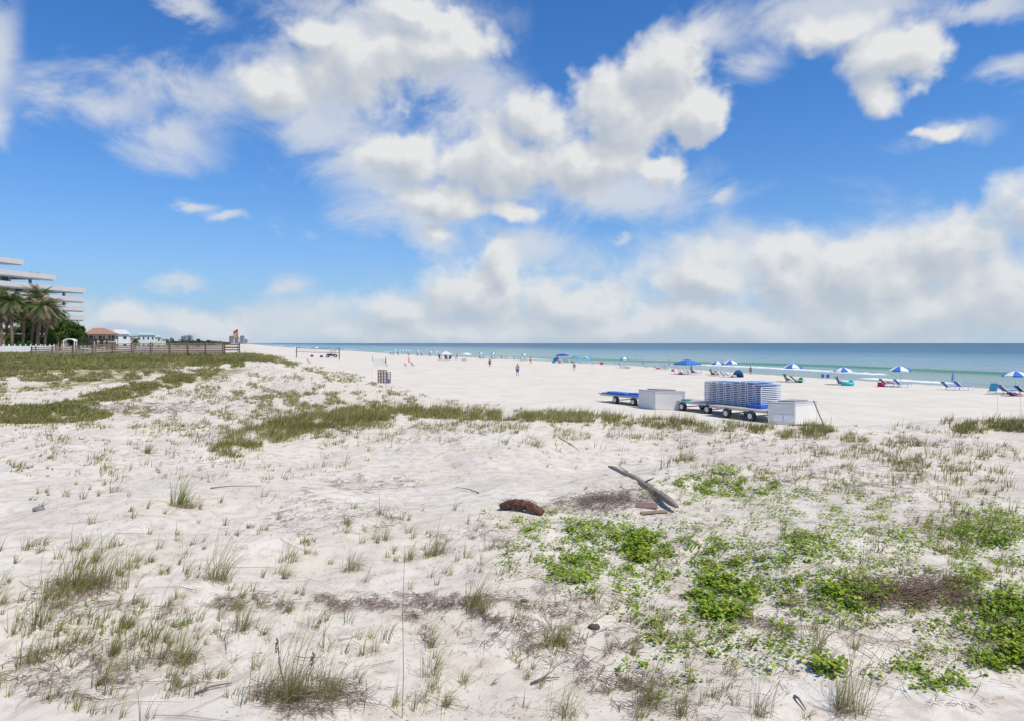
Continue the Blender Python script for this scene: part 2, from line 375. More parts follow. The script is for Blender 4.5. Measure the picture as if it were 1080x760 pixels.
trk = noise(tt, vmath(tt, 'MULTIPLY', mpg.outputs[0], (1.6, .05, 1)).outputs[0], 1, 4, .6)
hh = math_(tt, 'ADD', hh, math_(tt, 'MULTIPLY', trk, 1.3))
tt.links.new(hh, bp.inputs['Height'])
bp2 = tt.nodes.new('ShaderNodeBump'); bp2.inputs['Distance'].default_value = .008; bp2.inputs['Strength'].default_value = .5; tt.links.new(nC, bp2.inputs['Height'])
tt.links.new(bp2.outputs[0], bp.inputs['Normal']); tt.links.new(bp.outputs[0], b.inputs['Normal'])
# where low plants and their brown mat cover the sand: the hollow on the left and the back dunes
px_ = CX+F*gx/np.maximum(gy, 1); py_ = HY+F*(CAMZ-gz)/np.maximum(gy, 1)
def ell(px, py, cx, cy, rx, ry, a=0):
    ca, sa = cos(radians(a)), sin(radians(a)); dx = px-cx; dy = py-cy
    return np.clip(1.5-1.5*(((dx*ca+dy*sa)/rx)**2+((-dx*sa+dy*ca)/ry)**2), 0, 1)
vegA = np.zeros(len(gx))
for a in [(20,378,230,9,0),(215,376,90,5,0),(60,391,150,8,0),(30,437,75,9,0),(110,417,85,6,-14),(215,397,60,5,-10),(70,405,100,4,-5),(-150,420,170,40,0)]:
    vegA = np.maximum(vegA, ell(px_, py_, *a)*(gy > 5))
vegA = np.maximum(vegA, ss(2, 30, -s_)*ss(120, 160, t_))
ground = mesh_np('ground', np.stack([gx, gy, gz], 1), [quads], m, smooth=True, fa={'qd': qd, 'dune': ss(-1, 4, e_toe)*(1-.5*vegA), 'veg': vegA})
tag(ground, kind='structure')

# ------------------------------------------------------------------ sea
tv = [-60000, -20000, -8000, -3000, -1200, -500, -200]+list(np.arange(-120, 420, 2.0)); d_ = 2.
while tv[-1] < 70000: d_ *= 1.07; tv.append(tv[-1]+d_)
qv = list(np.arange(-7, 70, .5)); d_ = .5
while qv[-1] < 90000: d_ *= 1.05; qv.append(qv[-1]+d_)
TT, QQ = np.meshgrid(np.array(tv), np.array(qv)); t2 = TT.ravel(); q2 = QQ.ravel(); s2 = shore(t2)+q2
wob = 3*vn(t2/45, q2*0, 31)+1.2*vn(t2/11, q2*0, 32)
qw = np.interp(t2, [100, 130, 190, 400], [43, 42, 28, 24])
amp1 = ss(20, 70, t2)*(1-ss(230, 330, t2))
z2 = .50*amp1*np.exp(-((q2-qw-wob)/2.2)**2)+.28*ss(85, 100, t2)*(1-ss(150, 190, t2))*np.exp(-((q2-24-wob)/1.8)**2)+.18*np.exp(-((q2-8.5-wob*.5)/1.5)**2)*ss(50, 65, t2)*(1-ss(84, 92, t2))
z2 = z2+.10*np.sin((q2+wob*2)/5.2)*ss(15, 40, q2)*(1-ss(150, 300, q2))+.03
x2 = N[0]*s2+D[0]*t2; y2 = N[1]*s2+D[1]*t2
ii = np.arange(len(t2)).reshape(TT.shape)
qu = np.stack([ii[:-1, :-1].ravel(), ii[1:, :-1].ravel(), ii[1:, 1:].ravel(), ii[:-1, 1:].ravel()], 1)
f1 = .62*ss(88, 97, t2)*(1-ss(150, 185, t2))*np.exp(-((q2-22-wob)/2.2)**2)
f2 = ss(66, 72, t2)*(1-ss(83, 90, t2))*np.exp(-((q2-7-wob*.5)/1.2)**2)*.9
f3 = .40*np.exp(-((q2-1.2-wob*.3)/.9)**2)
f4 = .65*ss(160, 200, t2)*np.exp(-((q2-14-wob)/2.2)**2)*np.clip(vn(t2/30, q2*0, 41)*4, 0, 1)
f5 = .8*ss(280, 330, t2)*np.exp(-((q2-26-wob)/4)**2)*np.clip(vn(t2/60, q2*0, 47)*5+.3, 0, 1)
m, tt, b = newmat('sea')
geo = tt.nodes.new('ShaderNodeNewGeometry'); mp = tt.nodes.new('ShaderNodeMapping'); mp.inputs['Rotation'].default_value = (0, 0, math.atan2(D[0], D[1]))
tt.links.new(geo.outputs['Position'], mp.inputs['Vector']); P = mp.outputs[0]
q = attr(tt, 'q'); wn_ = math_(tt, 'MULTIPLY', q, .0)
cr2 = tt.nodes.new('ShaderNodeValToRGB'); lq = math_(tt, 'DIVIDE', math_(tt, 'LOGARITHM', math_(tt, 'ADD', math_(tt, 'MAXIMUM', q, 0), 1), 2.718), 11.0)
def lpos(v): return math.log(v+1)/11
tt.links.new(lq, cr2.inputs[0]); E = cr2.color_ramp.elements
cols = [(0, (.33, .32, .26)), (4, (.27, .31, .26)), (12, (.22, .32, .28)), (38, (.20, .31, .25)), (55, (.17, .30, .27)), (90, (.16, .29, .32)), (190, (.13, .26, .32)), (300, (.075, .19, .27)), (700, (.075, .165, .235)), (3000, (.06, .13, .20)), (30000, (.04, .095, .165))]
E[0].position = lpos(cols[0][0]); E[0].color = cols[0][1]+(1,); E[1].position = lpos(cols[-1][0]); E[1].color = cols[-1][1]+(1,)
for v, c_ in cols[1:-1]: e_ = E.new(lpos(v)); e_.color = c_+(1,)
strv = vmath(tt, 'MULTIPLY', P, (.012, .0022, 1)).outputs[0]
sn = noise(tt, strv, 1.0, 6, .62)
c = mixc(tt, math_(tt, 'MULTIPLY', mrange(tt, sn, .50, .66), mrange(tt, q, 60, 250, 0, .65)), cr2.outputs[0], (.012, .07, .15))  # dark streaks: sandbar troughs, plus cloud shadows put into the water colour
strl = vmath(tt, 'MULTIPLY', P, (.03, .004, 1)).outputs[0]
c = mixc(tt, math_(tt, 'MULTIPLY', mrange(tt, noise(tt, strl, 1, 5, .6), .52, .68), mrange(tt, q, 40, 120, 0, .45)), c, (.13, .33, .36))
wv_ = attr(tt, 'wave'); c = mixc(tt, wv_, c, (.06, .24, .09))
fo = attr(tt, 'foam')
fn = noise(tt, vmath(tt, 'MULTIPLY', P, (1.2, .35, 1)).outputs[0], 1.0, 7, .7)
ff = mrange(tt, math_(tt, 'ADD', fo, math_(tt, 'MULTIPLY_ADD', fn, 1.8, -.9)), .28, .60)
c = mixc(tt, ff, c, (.80, .82, .82))
tt.links.new(c, b.inputs['Base Color']); b.inputs['IOR'].default_value = 1.33
tt.links.new(math_(tt, 'MAXIMUM', mrange(tt, q, 0, 400, .22, .42), math_(tt, 'MULTIPLY', ff, .9)), b.inputs['Roughness'])
b.inputs['Specular IOR Level'].default_value = .35
bp = tt.nodes.new('ShaderNodeBump'); bp.inputs['Strength'].default_value = .7; bp.inputs['Distance'].default_value = .35
wh = math_(tt, 'ADD', noise(tt, vmath(tt, 'MULTIPLY', P, (.55, .16, 1)).outputs[0], 1, 6, .6), math_(tt, 'MULTIPLY', noise(tt, vmath(tt, 'MULTIPLY', P, (.06, .02, 1)).outputs[0], 1, 4, .6), 2.5))
tt.links.new(wh, bp.inputs['Height']); tt.links.new(bp.outputs[0], b.inputs['Normal'])
wav = amp1*np.exp(-((q2-qw+1.4-wob)/2.6)**2)*.9
sea = mesh_np('sea', np.stack([x2, y2, z2], 1), [qu], m, smooth=True, fa={'q': q2, 'foam': np.maximum.reduce([f1, f2, f3, f4, f5]), 'wave': wav})
tag(sea, kind='structure')

# ------------------------------------------------------------------ plants as numpy ribbons
WIND = np.array([.95, .25])
GREENS = np.array([(.22, .27, .03), (.29, .34, .045), (.15, .19, .03), (.37, .34, .09)])
STRAW = np.array([(.50, .41, .25), (.40, .31, .19), (.28, .20, .125)])
def blade_arrays(base, h, w, lean, ldir, col, segs=3, tipcol=None):
    n = len(base); k = segs; a = rng.uniform(0, 2*pi, n); side = np.stack([np.cos(a), np.sin(a)], 1)
    V = np.zeros((n, 2*k+1, 3)); Cc = np.zeros((n, 2*k+1, 3))
    tipcol = col if tipcol is None else tipcol
    for j in range(k+1):
        f = j/k
        c = base.copy(); c[:, :2] += ldir*(h*lean*f**1.8)[:, None]; c[:, 2] += h*(f-.35*np.clip(lean, 0, 1.6)*f**2.2)
        ww = w*(1-f)**.7*.5
        cc = col*(1-f)+tipcol*f
        if j < k:
            V[:, 2*j, :] = c; V[:, 2*j, :2] -= side*ww[:, None]; V[:, 2*j+1, :] = c; V[:, 2*j+1, :2] += side*ww[:, None]
            Cc[:, 2*j] = cc; Cc[:, 2*j+1] = cc
        else: V[:, 2*k] = c; Cc[:, 2*k] = cc
    o = (np.arange(n)*(2*k+1))[:, None]
    q = [o+np.array([[2*j, 2*j+1, 2*j+3, 2*j+2]]) for j in range(k-1)]
    t = o+np.array([[2*k-2, 2*k-1, 2*k]])
    return V.reshape(-1, 3), (np.concatenate(q) if q else np.zeros((0, 4), int)), t, Cc.reshape(-1, 3)
class Veg:
    def __init__(s): s.V = []; s.Q = []; s.T = []; s.C = []; s.X = []; s.n = 0
    def add(s, V, Q, T, Cc, X=None):
        s.V.append(V); s.C.append(Cc)
        if len(Q): s.Q.append(Q+s.n)
        if len(T): s.T.append(T+s.n)
        if X is not None: s.X.append(X+s.n)
        s.n += len(V)
    def build(s, name, mat, parent=None, origin=None):
        V = np.concatenate(s.V)
        if origin is not None: V = V-np.asarray(origin)
        F_ = [np.concatenate(a) for a in (s.Q, s.T, s.X) if a]
        return mesh_np(name, V, F_, mat, parent, col=np.clip(np.concatenate(s.C), 0, 1))
def tufts(veg, pts, nb, h, spread, green=.7, wmul=1., lean=.5, segs=3, wind=.6):
    """pts (n,3) on the ground; nb blades each"""
    n = len(pts)
    if n == 0: return
    nb = int(nb); base = np.repeat(pts, nb, 0); sc = np.repeat(h*np.clip(rng.lognormal(-.1, .38, n), .35, 2.0), nb); m_ = len(base)
    a = rng.uniform(0, 2*pi, m_); r = spread*np.sqrt(rng.uniform(0, 1, m_))*sc
    base[:, 0] += r*np.cos(a); base[:, 1] += r*np.sin(a); base[:, 2] = H(base[:, 0], base[:, 1])-.01
    hh = sc*rng.uniform(.35, 1.05, m_)
    ld = np.stack([np.cos(a), np.sin(a)], 1)*rng.uniform(.2, 1, m_)[:, None]+WIND*wind
    isg = rng.uniform(0, 1, m_) < np.repeat(np.clip(green+rng.normal(0, .15, n), 0, 1), nb)
    tone = np.repeat(rng.uniform(.8, 1.25, n), nb)[:, None]
    col = np.where(isg[:, None], GREENS[rng.integers(0, 4, m_)], STRAW[rng.integers(0, 3, m_)])*tone*rng.uniform(.8, 1.2, (m_, 1))
    tip = np.where((rng.uniform(0, 1, m_) < .45)[:, None], STRAW[rng.integers(0, 2, m_)], col)
    hh = np.where(isg, hh, hh*.7); ln = lean*rng.uniform(.3, 1.4, m_)*np.where(isg, 1, 1.5)
    basec = col*.6+STRAW[2]*.4
    dist = np.hypot(base[:, 0], base[:, 1]); w = wmul*np.clip(.006+.0008*dist, .007, .09)*rng.uniform(.7, 1.2, m_)
    V, Q, T, Cc = blade_arrays(base, hh, w, ln, ld, basec*.35+col*.65, segs, tip)
    veg.add(V, Q, T, Cc)
def region(cx, cy, rx, ry, n, a=0, thr=-.1, fx=14, fy=5):
    r = np.sqrt(rng.uniform(0, 1, n)); q = rng.uniform(0, 2*pi, n); ca, sa = cos(radians(a)), sin(radians(a))
    dx = r*np.cos(q)*rx; dy = r*np.sin(q)*ry; px = cx+dx*ca-dy*sa; py = cy+dx*sa+dy*ca
    k = (fbm(px/fx, py/fy, 61) > thr) & (py > 370); px, py = px[k], py[k]
    p, ok = gr(px, py); s, t = st(p[:, 0], p[:, 1])
    ok &= (np.interp(t, T_TO, S_TO)-s) > -1.5
    return p[ok]
gv = Veg()
# left hollow: dense low grass (cx,cy,rx,ry,n,tilt,threshold)
for a, h, g in [((20,381,230,9,9000,0,-.6),.30,.85),((200,377,100,5,3500,0,-.5),.30,.85),((40,376,150,4,3500,0,-.6),.36,.9),((60,393,160,9,5200,0,-.2),.24,.5),((30,437,88,10,2300,0,-.35),.26,.85),
  ((110,418,95,7,2100,-14,-.25),.24,.7),((190,401,75,6,1700,-16,-.2),.24,.7),((60,405,110,6,1200,-4,0),.2,.55),((250,383,75,4,1100,0,-.1),.26,.75),((340,393,70,6,500,12,0),.3,.5),((230,380,60,3,600,0,-.2),.26,.8),
  ((-160,425,170,40,2500,0,-.1),.3,.7)]:
    tufts(gv, region(*a), 6, h, .5, g, 1.15, .7, 2)
# dotted dune face
for a, h, nb, g in [((300,402,125,24,1500,6,.05),.30,6,.45),((380,424,150,14,900,6,.0),.30,7,.45),((180,440,170,30,700,0,.05),.28,7,.4),((120,470,150,40,380,0,.08),.28,7,.45),((330,440,110,18,500,0,0),.34,7,.5),
  ((90,425,90,20,300,0,0),.3,6,.5),((260,415,140,20,700,0,0),.26,5,.4)]:
    tufts(gv, region(*a), nb, h, .35, g, .85, .55, 2)
# grassy crest
for a, h, nb, g in [((285,457,55,10,260,-12,-.2),.42,14,.8),((250,475,28,8,110,0,-.1),.40,12,.7),((345,443,66,9,480,-5,-.4),.45,14,.8),((405,436,56,8,420,0,-.4),.45,13,.8),((490,437,80,6,480,2,-.35),.42,12,.75),
  ((570,439,85,6,480,2,-.3),.42,12,.7),((655,443,80,6,300,3,-.2),.40,11,.65),((740,449,75,7,240,3,-.15),.42,11,.6),((330,462,60,8,120,0,0),.35,10,.6),((420,450,80,8,110,0,.05),.3,9,.6),((600,455,110,8,100,0,.05),.35,9,.55)]:
    tufts(gv, region(*a), nb, h, .4, g, .8, .5, 3)
for a, h, nb, g in [((835,455,42,8,150,0,-.1),.50,14,.65),((900,462,100,6,110,5,0),.40,11,.55),((1050,449,45,7,260,-6,-.3),.42,14,.7),((1120,445,60,9,300,-6,-.3),.42,14,.7),((960,445,60,4,50,0,0),.4,10,.5),((950,480,120,14,150,8,0),.36,11,.5),
  ((880,495,90,12,80,0,0),.4,11,.5),((730,478,45,10,40,-15,0),.45,14,.4),((800,465,90,10,80,0,0),.35,10,.45),((1040,500,60,20,60,0,0),.4,11,.55),((1200,500,120,50,200,0,0),.4,11,.55),((520,468,60,8,30,0,0),.3,9,.5)]:
    tufts(gv, region(*a), nb, h, .4, g, .8, .55, 3)
# thin scattered tufts of the middle and foreground
for a, h, nb, g in [((150,560,190,50,70,0,.02),.40,16,.55),((380,560,90,45,36,0,.0),.40,14,.5),((460,590,110,30,40,0,0),.42,14,.55),((150,640,180,50,80,0,-.1),.42,16,.6),((130,715,170,45,60,0,-.1),.42,16,.6),
  ((450,700,140,60,34,0,0),.42,14,.55),((600,670,80,50,30,0,0),.36,14,.55),((700,720,90,50,34,0,0),.36,14,.5),((850,720,120,50,14,0,0),.36,12,.5),((560,480,150,16,26,0,0),.35,10,.4),((930,540,160,40,60,0,0),.36,14,.55),
  ((620,750,120,14,20,0,0),.5,10,.7),((900,640,120,40,24,0,0),.33,12,.6),((1000,600,90,50,40,0,0),.36,14,.6),((-150,620,160,140,160,0,-.1),.42,14,.55),((1230,620,150,140,160,0,-.1),.42,14,.55),((80,500,100,30,50,0,.0),.32,12,.5)]:
    tufts(gv, region(*a, fx=20, fy=12), nb, h, .16, g, .7, .65, 4)
for a, h, nb, g in [((300,405,150,26,1700,6,.02),.28,6,.6),((400,428,170,16,1100,4,.0),.30,7,.6),((200,425,150,22,700,0,.04),.26,6,.55),((230,470,190,40,520,0,.06),.32,8,.6),((120,455,150,26,500,0,.02),.3,7,.4),((250,432,130,20,600,0,.0),.3,7,.35),((330,408,130,22,700,5,.02),.32,6,.35),((560,455,150,8,160,2,.0),.34,8,.5),((345,452,110,14,420,-3,-.05),.36,9,.75),((500,446,130,10,260,2,0),.34,9,.7),
  ((940,470,150,22,420,6,.0),.34,9,.5),((860,500,140,26,200,0,.02),.34,10,.5),((1000,520,110,40,160,0,.02),.34,10,.5),((700,455,110,10,160,0,0),.36,9,.55),((640,470,140,10,60,0,.05),.3,8,.5)]:
    tufts(gv, region(*a), nb, h, .45, g, .75, .6, 2)
for a, h, nb, g in [((140,620,200,110,420,0,.16),.40,11,.65),((420,640,170,110,220,0,.17),.38,11,.6),((900,620,220,120,240,0,.16),.34,10,.65),((650,700,140,60,90,0,.12),.38,11,.6),((90,690,130,70,160,0,.12),.45,12,.7),((800,580,270,90,320,0,.02),.22,8,.85),((760,508,70,18,90,0,-.1),.22,9,.9),((1030,560,60,30,140,0,-.1),.28,10,.9)]:
    tufts(gv, region(*a, fx=38, fy=20), nb, h, .12, g, .65, .75, 4, .8)
tag(gv.build('dune_grass', MLEAF), 'olive dune grass growing in tufts over the white sand', 'grass', kind='stuff')

# dead stems and wrack lying on the sand
LC = np.array([(.22, .165, .13), (.30, .24, .19), (.16, .11, .085), (.38, .32, .26), (.25, .175, .145)])
def sticks(veg, pts, L, w, curl=.5, lift=.02, dirn=None, aspread=pi, cols=LC):
    n = len(pts)
    if n == 0: return
    curl = max(curl, .9) if L < .4 else curl
    k = 4; a = (rng.uniform(-aspread, aspread, n) if dirn is None else dirn+rng.normal(0, aspread, n)); LL = L*rng.uniform(.25, 1.2, n)
    da = rng.normal(0, curl, n); ww = w*rng.uniform(.5, 1.4, n); P_ = np.zeros((n, k, 3)); x = pts[:, 0].copy(); y = pts[:, 1].copy(); ang = a.copy()
    dists = np.hypot(x, y); ww = np.maximum(ww, dists*.00045)
    l0 = lift*rng.uniform(0, 1.5, (n, 1))+.004
    for j in range(k):
        P_[:, j, 0] = x; P_[:, j, 1] = y; P_[:, j, 2] = H(x, y)
        x = x+np.cos(ang)*LL/(k-1); y = y+np.sin(ang)*LL/(k-1); ang = ang+da/(k-1)
    P_[:, :, 2] += l0+lift*rng.uniform(0, 1, (n, k))
    V = np.zeros((n, k, 3, 3))
    for j in range(k):
        d_ = P_[:, min(j+1, k-1)]-P_[:, max(j-1, 0)]; sd = np.stack([-d_[:, 1], d_[:, 0]], 1); sd /= np.linalg.norm(sd, axis=1)[:, None]+1e-9
        tw = ww*(1-.55*j/(k-1))
        V[:, j, 0] = P_[:, j]; V[:, j, 0, :2] += sd*tw[:, None]*.5; V[:, j, 1] = P_[:, j]; V[:, j, 1, :2] -= sd*tw[:, None]*.5; V[:, j, 2] = P_[:, j]; V[:, j, 2, 2] += tw*.8
    o = (np.arange(n)*k*3)[:, None]
    Q = np.concatenate([o+np.array([[j*3+i, j*3+(i+1) % 3, (j+1)*3+(i+1) % 3, (j+1)*3+i]]) for j in range(k-1) for i in range(3)])
    col = cols[rng.integers(0, len(cols), n)]*rng.uniform(.7, 1.3, (n, 1))
    veg.add(V.reshape(-1, 3), Q, np.zeros((0, 3), int), np.repeat(col, k*3, 0))
# leafy beach vine (its runners use the stick helper below)
VG = np.array([(.24, .38, .02), (.32, .48, .03), (.38, .52, .05), (.16, .27, .02), (.48, .48, .08), (.27, .42, .03)])
def leaves(veg, pts, size, lift, dens=1):
    n = len(pts)
    if n == 0: return
    a = rng.uniform(0, 2*pi, n); tilt = rng.uniform(0, .75, n); r = size*np.clip(rng.lognormal(0, .35, n), .45, 2.2)
    c = pts.copy(); c[:, 2] = H(c[:, 0], c[:, 1])+lift*rng.uniform(.04, 1, n)**1.6
    ux = np.stack([np.cos(a)*np.cos(tilt), np.sin(a)*np.cos(tilt), np.sin(tilt)], 1); uy = np.stack([-np.sin(a), np.cos(a), 0*a], 1)
    V = np.zeros((n, 7, 3))
    for j in range(6):
        th = j*pi/3; rr = r*(1.0 if j % 3 else 1.2)
        V[:, j] = c+ux*(rr*cos(th))[:, None]+uy*(rr*sin(th)*.85)[:, None]; V[:, j, 2] += .12*r*abs(sin(th))
    V[:, 6] = c
    o = (np.arange(n)*7)[:, None]
    T = np.concatenate([o+np.array([[6, j, (j+1) % 6]]) for j in range(6)])
    col = VG[rng.integers(0, 6, n)]*rng.uniform(.6, 1.2, (n, 1))
    veg.add(V.reshape(-1, 3), np.zeros((0, 4), int), T, np.repeat(col, 7, 0))
def vine(veg, cx, cy, rx, ry, n, a=0, thr=.0, size=.017, lift=.10):
    p = region(cx, cy, rx, ry, int(n*1.25), a, thr-.06, 13, 6)
    if not len(p): return
    k = max(1, len(p)//5); cen = p[rng.integers(0, len(p), k)]
    # clusters of leaflets round shared stems
    m_ = k*9; pts = np.repeat(cen, 9, 0); pts[:, :2] += rng.normal(0, .075, (m_, 2))
    leaves(veg, pts, size, lift)
    nst = k*2; b_ = cen[rng.integers(0, k, nst)].copy(); b_[:, :2] += rng.normal(0, .06, (nst, 2)); b_[:, 2] = H(b_[:, 0], b_[:, 1])-.01
    V, Q, T, Cc = blade_arrays(b_, rng.uniform(.5, 1.3, nst)*lift, np.full(nst, .006), rng.uniform(.2, 1.2, nst), rng.normal(0, .6, (nst, 2))+WIND*.3, np.tile((.12, .16, .04), (nst, 1)), 2)
    veg.add(V, Q, T, Cc)
vv = Veg()
for a in [(650,575,130,34,2600,6,.05),(600,600,80,30,900,0,.05),(720,600,120,34,2300,0,.05),(560,545,50,16,500,0,0),(860,525,80,22,1500,0,.0),(800,560,130,40,1800,0,.05),(900,590,160,55,3000,0,.04),(880,630,60,28,1100,0,0),
          (1000,550,90,36,1500,0,.0),(1050,590,50,60,1500,0,0),(960,650,110,22,700,0,.05),(980,705,70,24,800,0,.05),(760,670,80,22,700,0,.05),(700,700,50,40,260,0,.05),(760,510,100,20,900,0,.0),(1040,640,60,30,600,0,0),
          (820,690,60,20,260,0,.05),(700,640,60,20,500,0,.0),(420,452,80,8,260,0,.1),(370,535,40,14,50,0,0),(60,640,60,20,40,0,0),(110,665,100,8,60,0,0),(1230,600,140,110,2500,0,.0),(340,455,60,6,200,0,0)]:
    vine(vv, *a)
for a in [(800,590,270,90,420,0,-.1), (980,690,100,40,80,0,-.1)]: sticks(vv, region(*a), .9, .007, 1.6, .02, cols=np.array([(.30, .30, .10), (.36, .24, .14), (.22, .26, .08)]))
VP = [((1066,668,36,34),1500,'dense bright green vine mound at the right edge of the foreground'),((770,508,46,13),1500,'dense green vine patch on the dune right of the driftwood log'),
      ((632,562,30,11),600,'green vine clump below and left of the driftwood log'),((608,600,26,12),500,'small green vine clump at the left end of the vine field'),
      ((1045,557,30,15),650,'grassy green vine clump at the right edge above the stick pile'),((850,578,24,14),420,'green vine clump standing between the log and the right edge')]
for a in [(762,632,32,22,1500,0,-.1),(676,575,17,20,800,0,-.15),(905,627,38,14,900,0,-.1),(872,705,14,8,150,0,-.2)]: vine(vv, *a, size=.024, lift=.17)
tag(vv.build('beach_vine', MLEAF), 'bright green leafy vine creeping over the sand on the right', 'ground cover', kind='stuff')
for (cx, cy, rx, ry), n, lab in VP:
    v_ = Veg(); o = g1(cx, cy); vine(v_, cx, cy, rx*1.25, ry*1.2, int(n*(1.5 if rx > 35 else .85)), 0, -.0 if rx > 35 else -.3, .021, .15)
    if v_.n:
        ob = v_.build('vine_clump', MLEAF, origin=o); ob.location = o; tag(ob, lab, 'vine', 'clumps of green beach vine')

lv_ = Veg()
for a, L, w in [((800,590,270,90,3600,0,-.05),.16,.007),((770,510,60,16,600,0,-.2),.16,.007),((1050,665,50,40,600,0,-.3),.16,.007),((440,640,125,15,1500,2,.0),.22,.008),((500,665,80,24,800,10,.02),.24,.008),((560,640,70,26,900,0,0),.2,.007),((620,690,80,32,1000,20,.02),.24,.008),((690,738,75,32,800,15,.02),.2,.007),((800,655,70,10,600,8,-.1),.2,.007),  # brown stems under the vines are added to cover bluish leaf shadows
  ((340,635,120,10,900,0,-.1),.22,.007),((350,540,80,28,500,0,0),.35,.009),((390,510,60,8,300,0,0),.4,.01),((640,530,30,10,500,0,-.5),.2,.009),((1010,625,50,18,700,0,-.1),.25,.008),((130,640,130,12,600,0,0),.3,.008),((110,710,110,30,900,0,0),.3,.008),
  ((890,500,110,18,700,6,.0),.35,.012),((800,465,110,14,700,5,.0),.35,.012),((940,530,120,30,500,0,0),.3,.01),((150,430,70,6,600,0,-.2),.5,.02),((180,450,160,40,900,0,0),.3,.014),((320,410,160,30,2200,5,.0),.3,.02),((400,455,120,12,500,0,0),.35,.014),
  ((540,600,520,160,2600,0,-.1),.16,.006),((540,480,500,40,900,0,0),.22,.01),((1000,700,90,50,500,0,0),.18,.007),((330,735,60,20,600,0,-.3),.3,.007),((80,620,40,10,260,0,-.5),.25,.007),((510,570,60,16,400,0,-.1),.2,.007),((1230,600,140,120,900,0,0),.25,.008),((-150,600,150,120,900,0,0),.25,.008),
  ((860,640,80,10,400,0,-.1),.2,.007),((1030,560,60,16,300,0,0),.25,.008),((700,540,160,30,700,0,0),.18,.007),((760,690,90,50,500,0,0),.2,.007)]:
    sticks(lv_, region(*a, fx=18, fy=8), L, w)
for a in [(540, 560, 620, 200, 4200, 0, .0), (540, 680, 560, 90, 1200, 0, .0), (850, 500, 250, 60, 2500, 0, 0), (250, 480, 280, 90, 3000, 0, 0)]: sticks(lv_, region(*a, fx=30, fy=12), .045, .006, 1.2, .003)
sticks(lv_, region(540, 600, 560, 170, 70), .9, .009, .5)
sticks(lv_, region(180, 650, 200, 110, 40), 1.0, .009, .7, .02, -.2, .5)
tag(lv_.build('plant_litter', MLIT), 'dead grey brown stems and wrack strewn on the sand', 'plant litter', kind='stuff')

# prominent grass clumps of the foreground
CL = [(82,622,60,22,'large',150,.75,'large leaning clump of dune grass at far left, with reddish roots'),(42,660,80,5,'',46,.8,'tall narrow grass clump in the left foreground, taller than its neighbours'),(110,618,42,12,'',60,.7,'bushy grass clump just right of the large far left clump'),
 (228,612,44,16,'',90,.7,'windswept grass clump on bare sand, third of the way across the picture'),(195,535,36,18,'',150,.8,'round dense green grass tuft on the left, highest in the foreground'),(172,695,48,6,'',34,.75,'thin grass clump in the lower left beside a fanned clump'),
 (196,700,48,12,'',70,.75,'fanned grass clump with straw coloured foot in the lower left'),(306,738,75,24,'',170,.6,'largest straw and green grass clump, at the bottom left of centre'),(345,735,56,20,'',90,.55,'tangled drying grass clump right of the largest bottom clump'),
 (455,682,34,8,'',36,.8,'small fan of grass above the bottom edge, right of the tall stalk'),(470,745,52,9,'',40,.6,'loose arching grass clump at the bottom centre'),(505,640,38,18,'',130,.75,'green grass clump at the right end of the brown wrack line'),
 (588,678,34,16,'',110,.85,'yellow green grass clump in the wrack right of centre'),(895,752,75,16,'',90,.55,'big arching grass clump at the bottom right with seed heads'),(858,688,36,6,'',26,.7,'sparse grass fan on bare sand in the lower right'),
 (902,684,30,5,'',20,.7,'smallest grass fan, just right of the sparse one'),(300,610,30,6,'',30,.6,'short grass clump standing alone left of centre'),(372,600,34,12,'',60,.5,'dry grass clump with bent tips left of centre'),
 (432,590,32,8,'',34,.7,'slim grass tuft beside the tall dark stalk'),(462,585,34,12,'',70,.6,'curved grass clump on the mound at centre'),(120,690,40,10,'',60,.7,'mid sized grass clump low on the left, among brown stems'),
 (30,700,44,12,'',60,.6,'grass clump at the left edge near the bottom'),(155,478,18,10,'',60,.6,'compact tuft on the dune behind the round green one'),(565,470,20,12,'',50,.4,'dry tuft beyond the bare sand hollow'),(725,485,26,14,'',70,.35,'grey straw tuft on the ridge above the driftwood log'),
 (668,690,30,8,'',40,.6,'upright grass clump in the lower wrack right of centre'),(680,745,60,14,'',90,.55,'leafy stemmed grass clump at the bottom right of centre'),(800,755,60,12,'',30,.7,'few long blades rising from the bottom edge, right half'),(592,758,62,16,'',34,.75,'few long blades rising from the bottom edge at centre'),
 (255,665,34,12,'',60,.6,'grass clump with trailing vine at its foot, lower left')]
for px, py, hp, wp, _, nb, g, lab in CL:
    o = g1(px, min(py, 757)); dist = o.y; h_ = hp*dist/F*1.32; v_ = Veg(); wr = wp*dist/F
    nc = 4 if wp > 11 else 1
    pts = np.array([[o.x+rng.normal(0, .42)*wr*(nc > 1), o.y+rng.normal(0, .3)*wr*(nc > 1), o.z] for _ in range(nc*2)])
    tufts(v_, pts, max(6, int(nb*1.3)//len(pts)), h_, .10, g, .55, .72, 5, .75)
    r_ = empty('grass_clump', o, 0, lab, 'grass clump', 'prominent clumps of dune grass')
    v_.build('blades', MLEAF, r_, origin=o)
    v2 = Veg(); pts2 = np.tile(np.array([[o.x, o.y, o.z]]), (max(8, nb//3), 1)); pts2[:, :2] += rng.normal(0, .35*wr+.03, (len(pts2), 2))
    sticks(v2, pts2, min(.35, h_*.6), .006, 1.2, .05, cols=STRAW*.75)
    v2.build('dead_stems', MLIT, r_, origin=o)
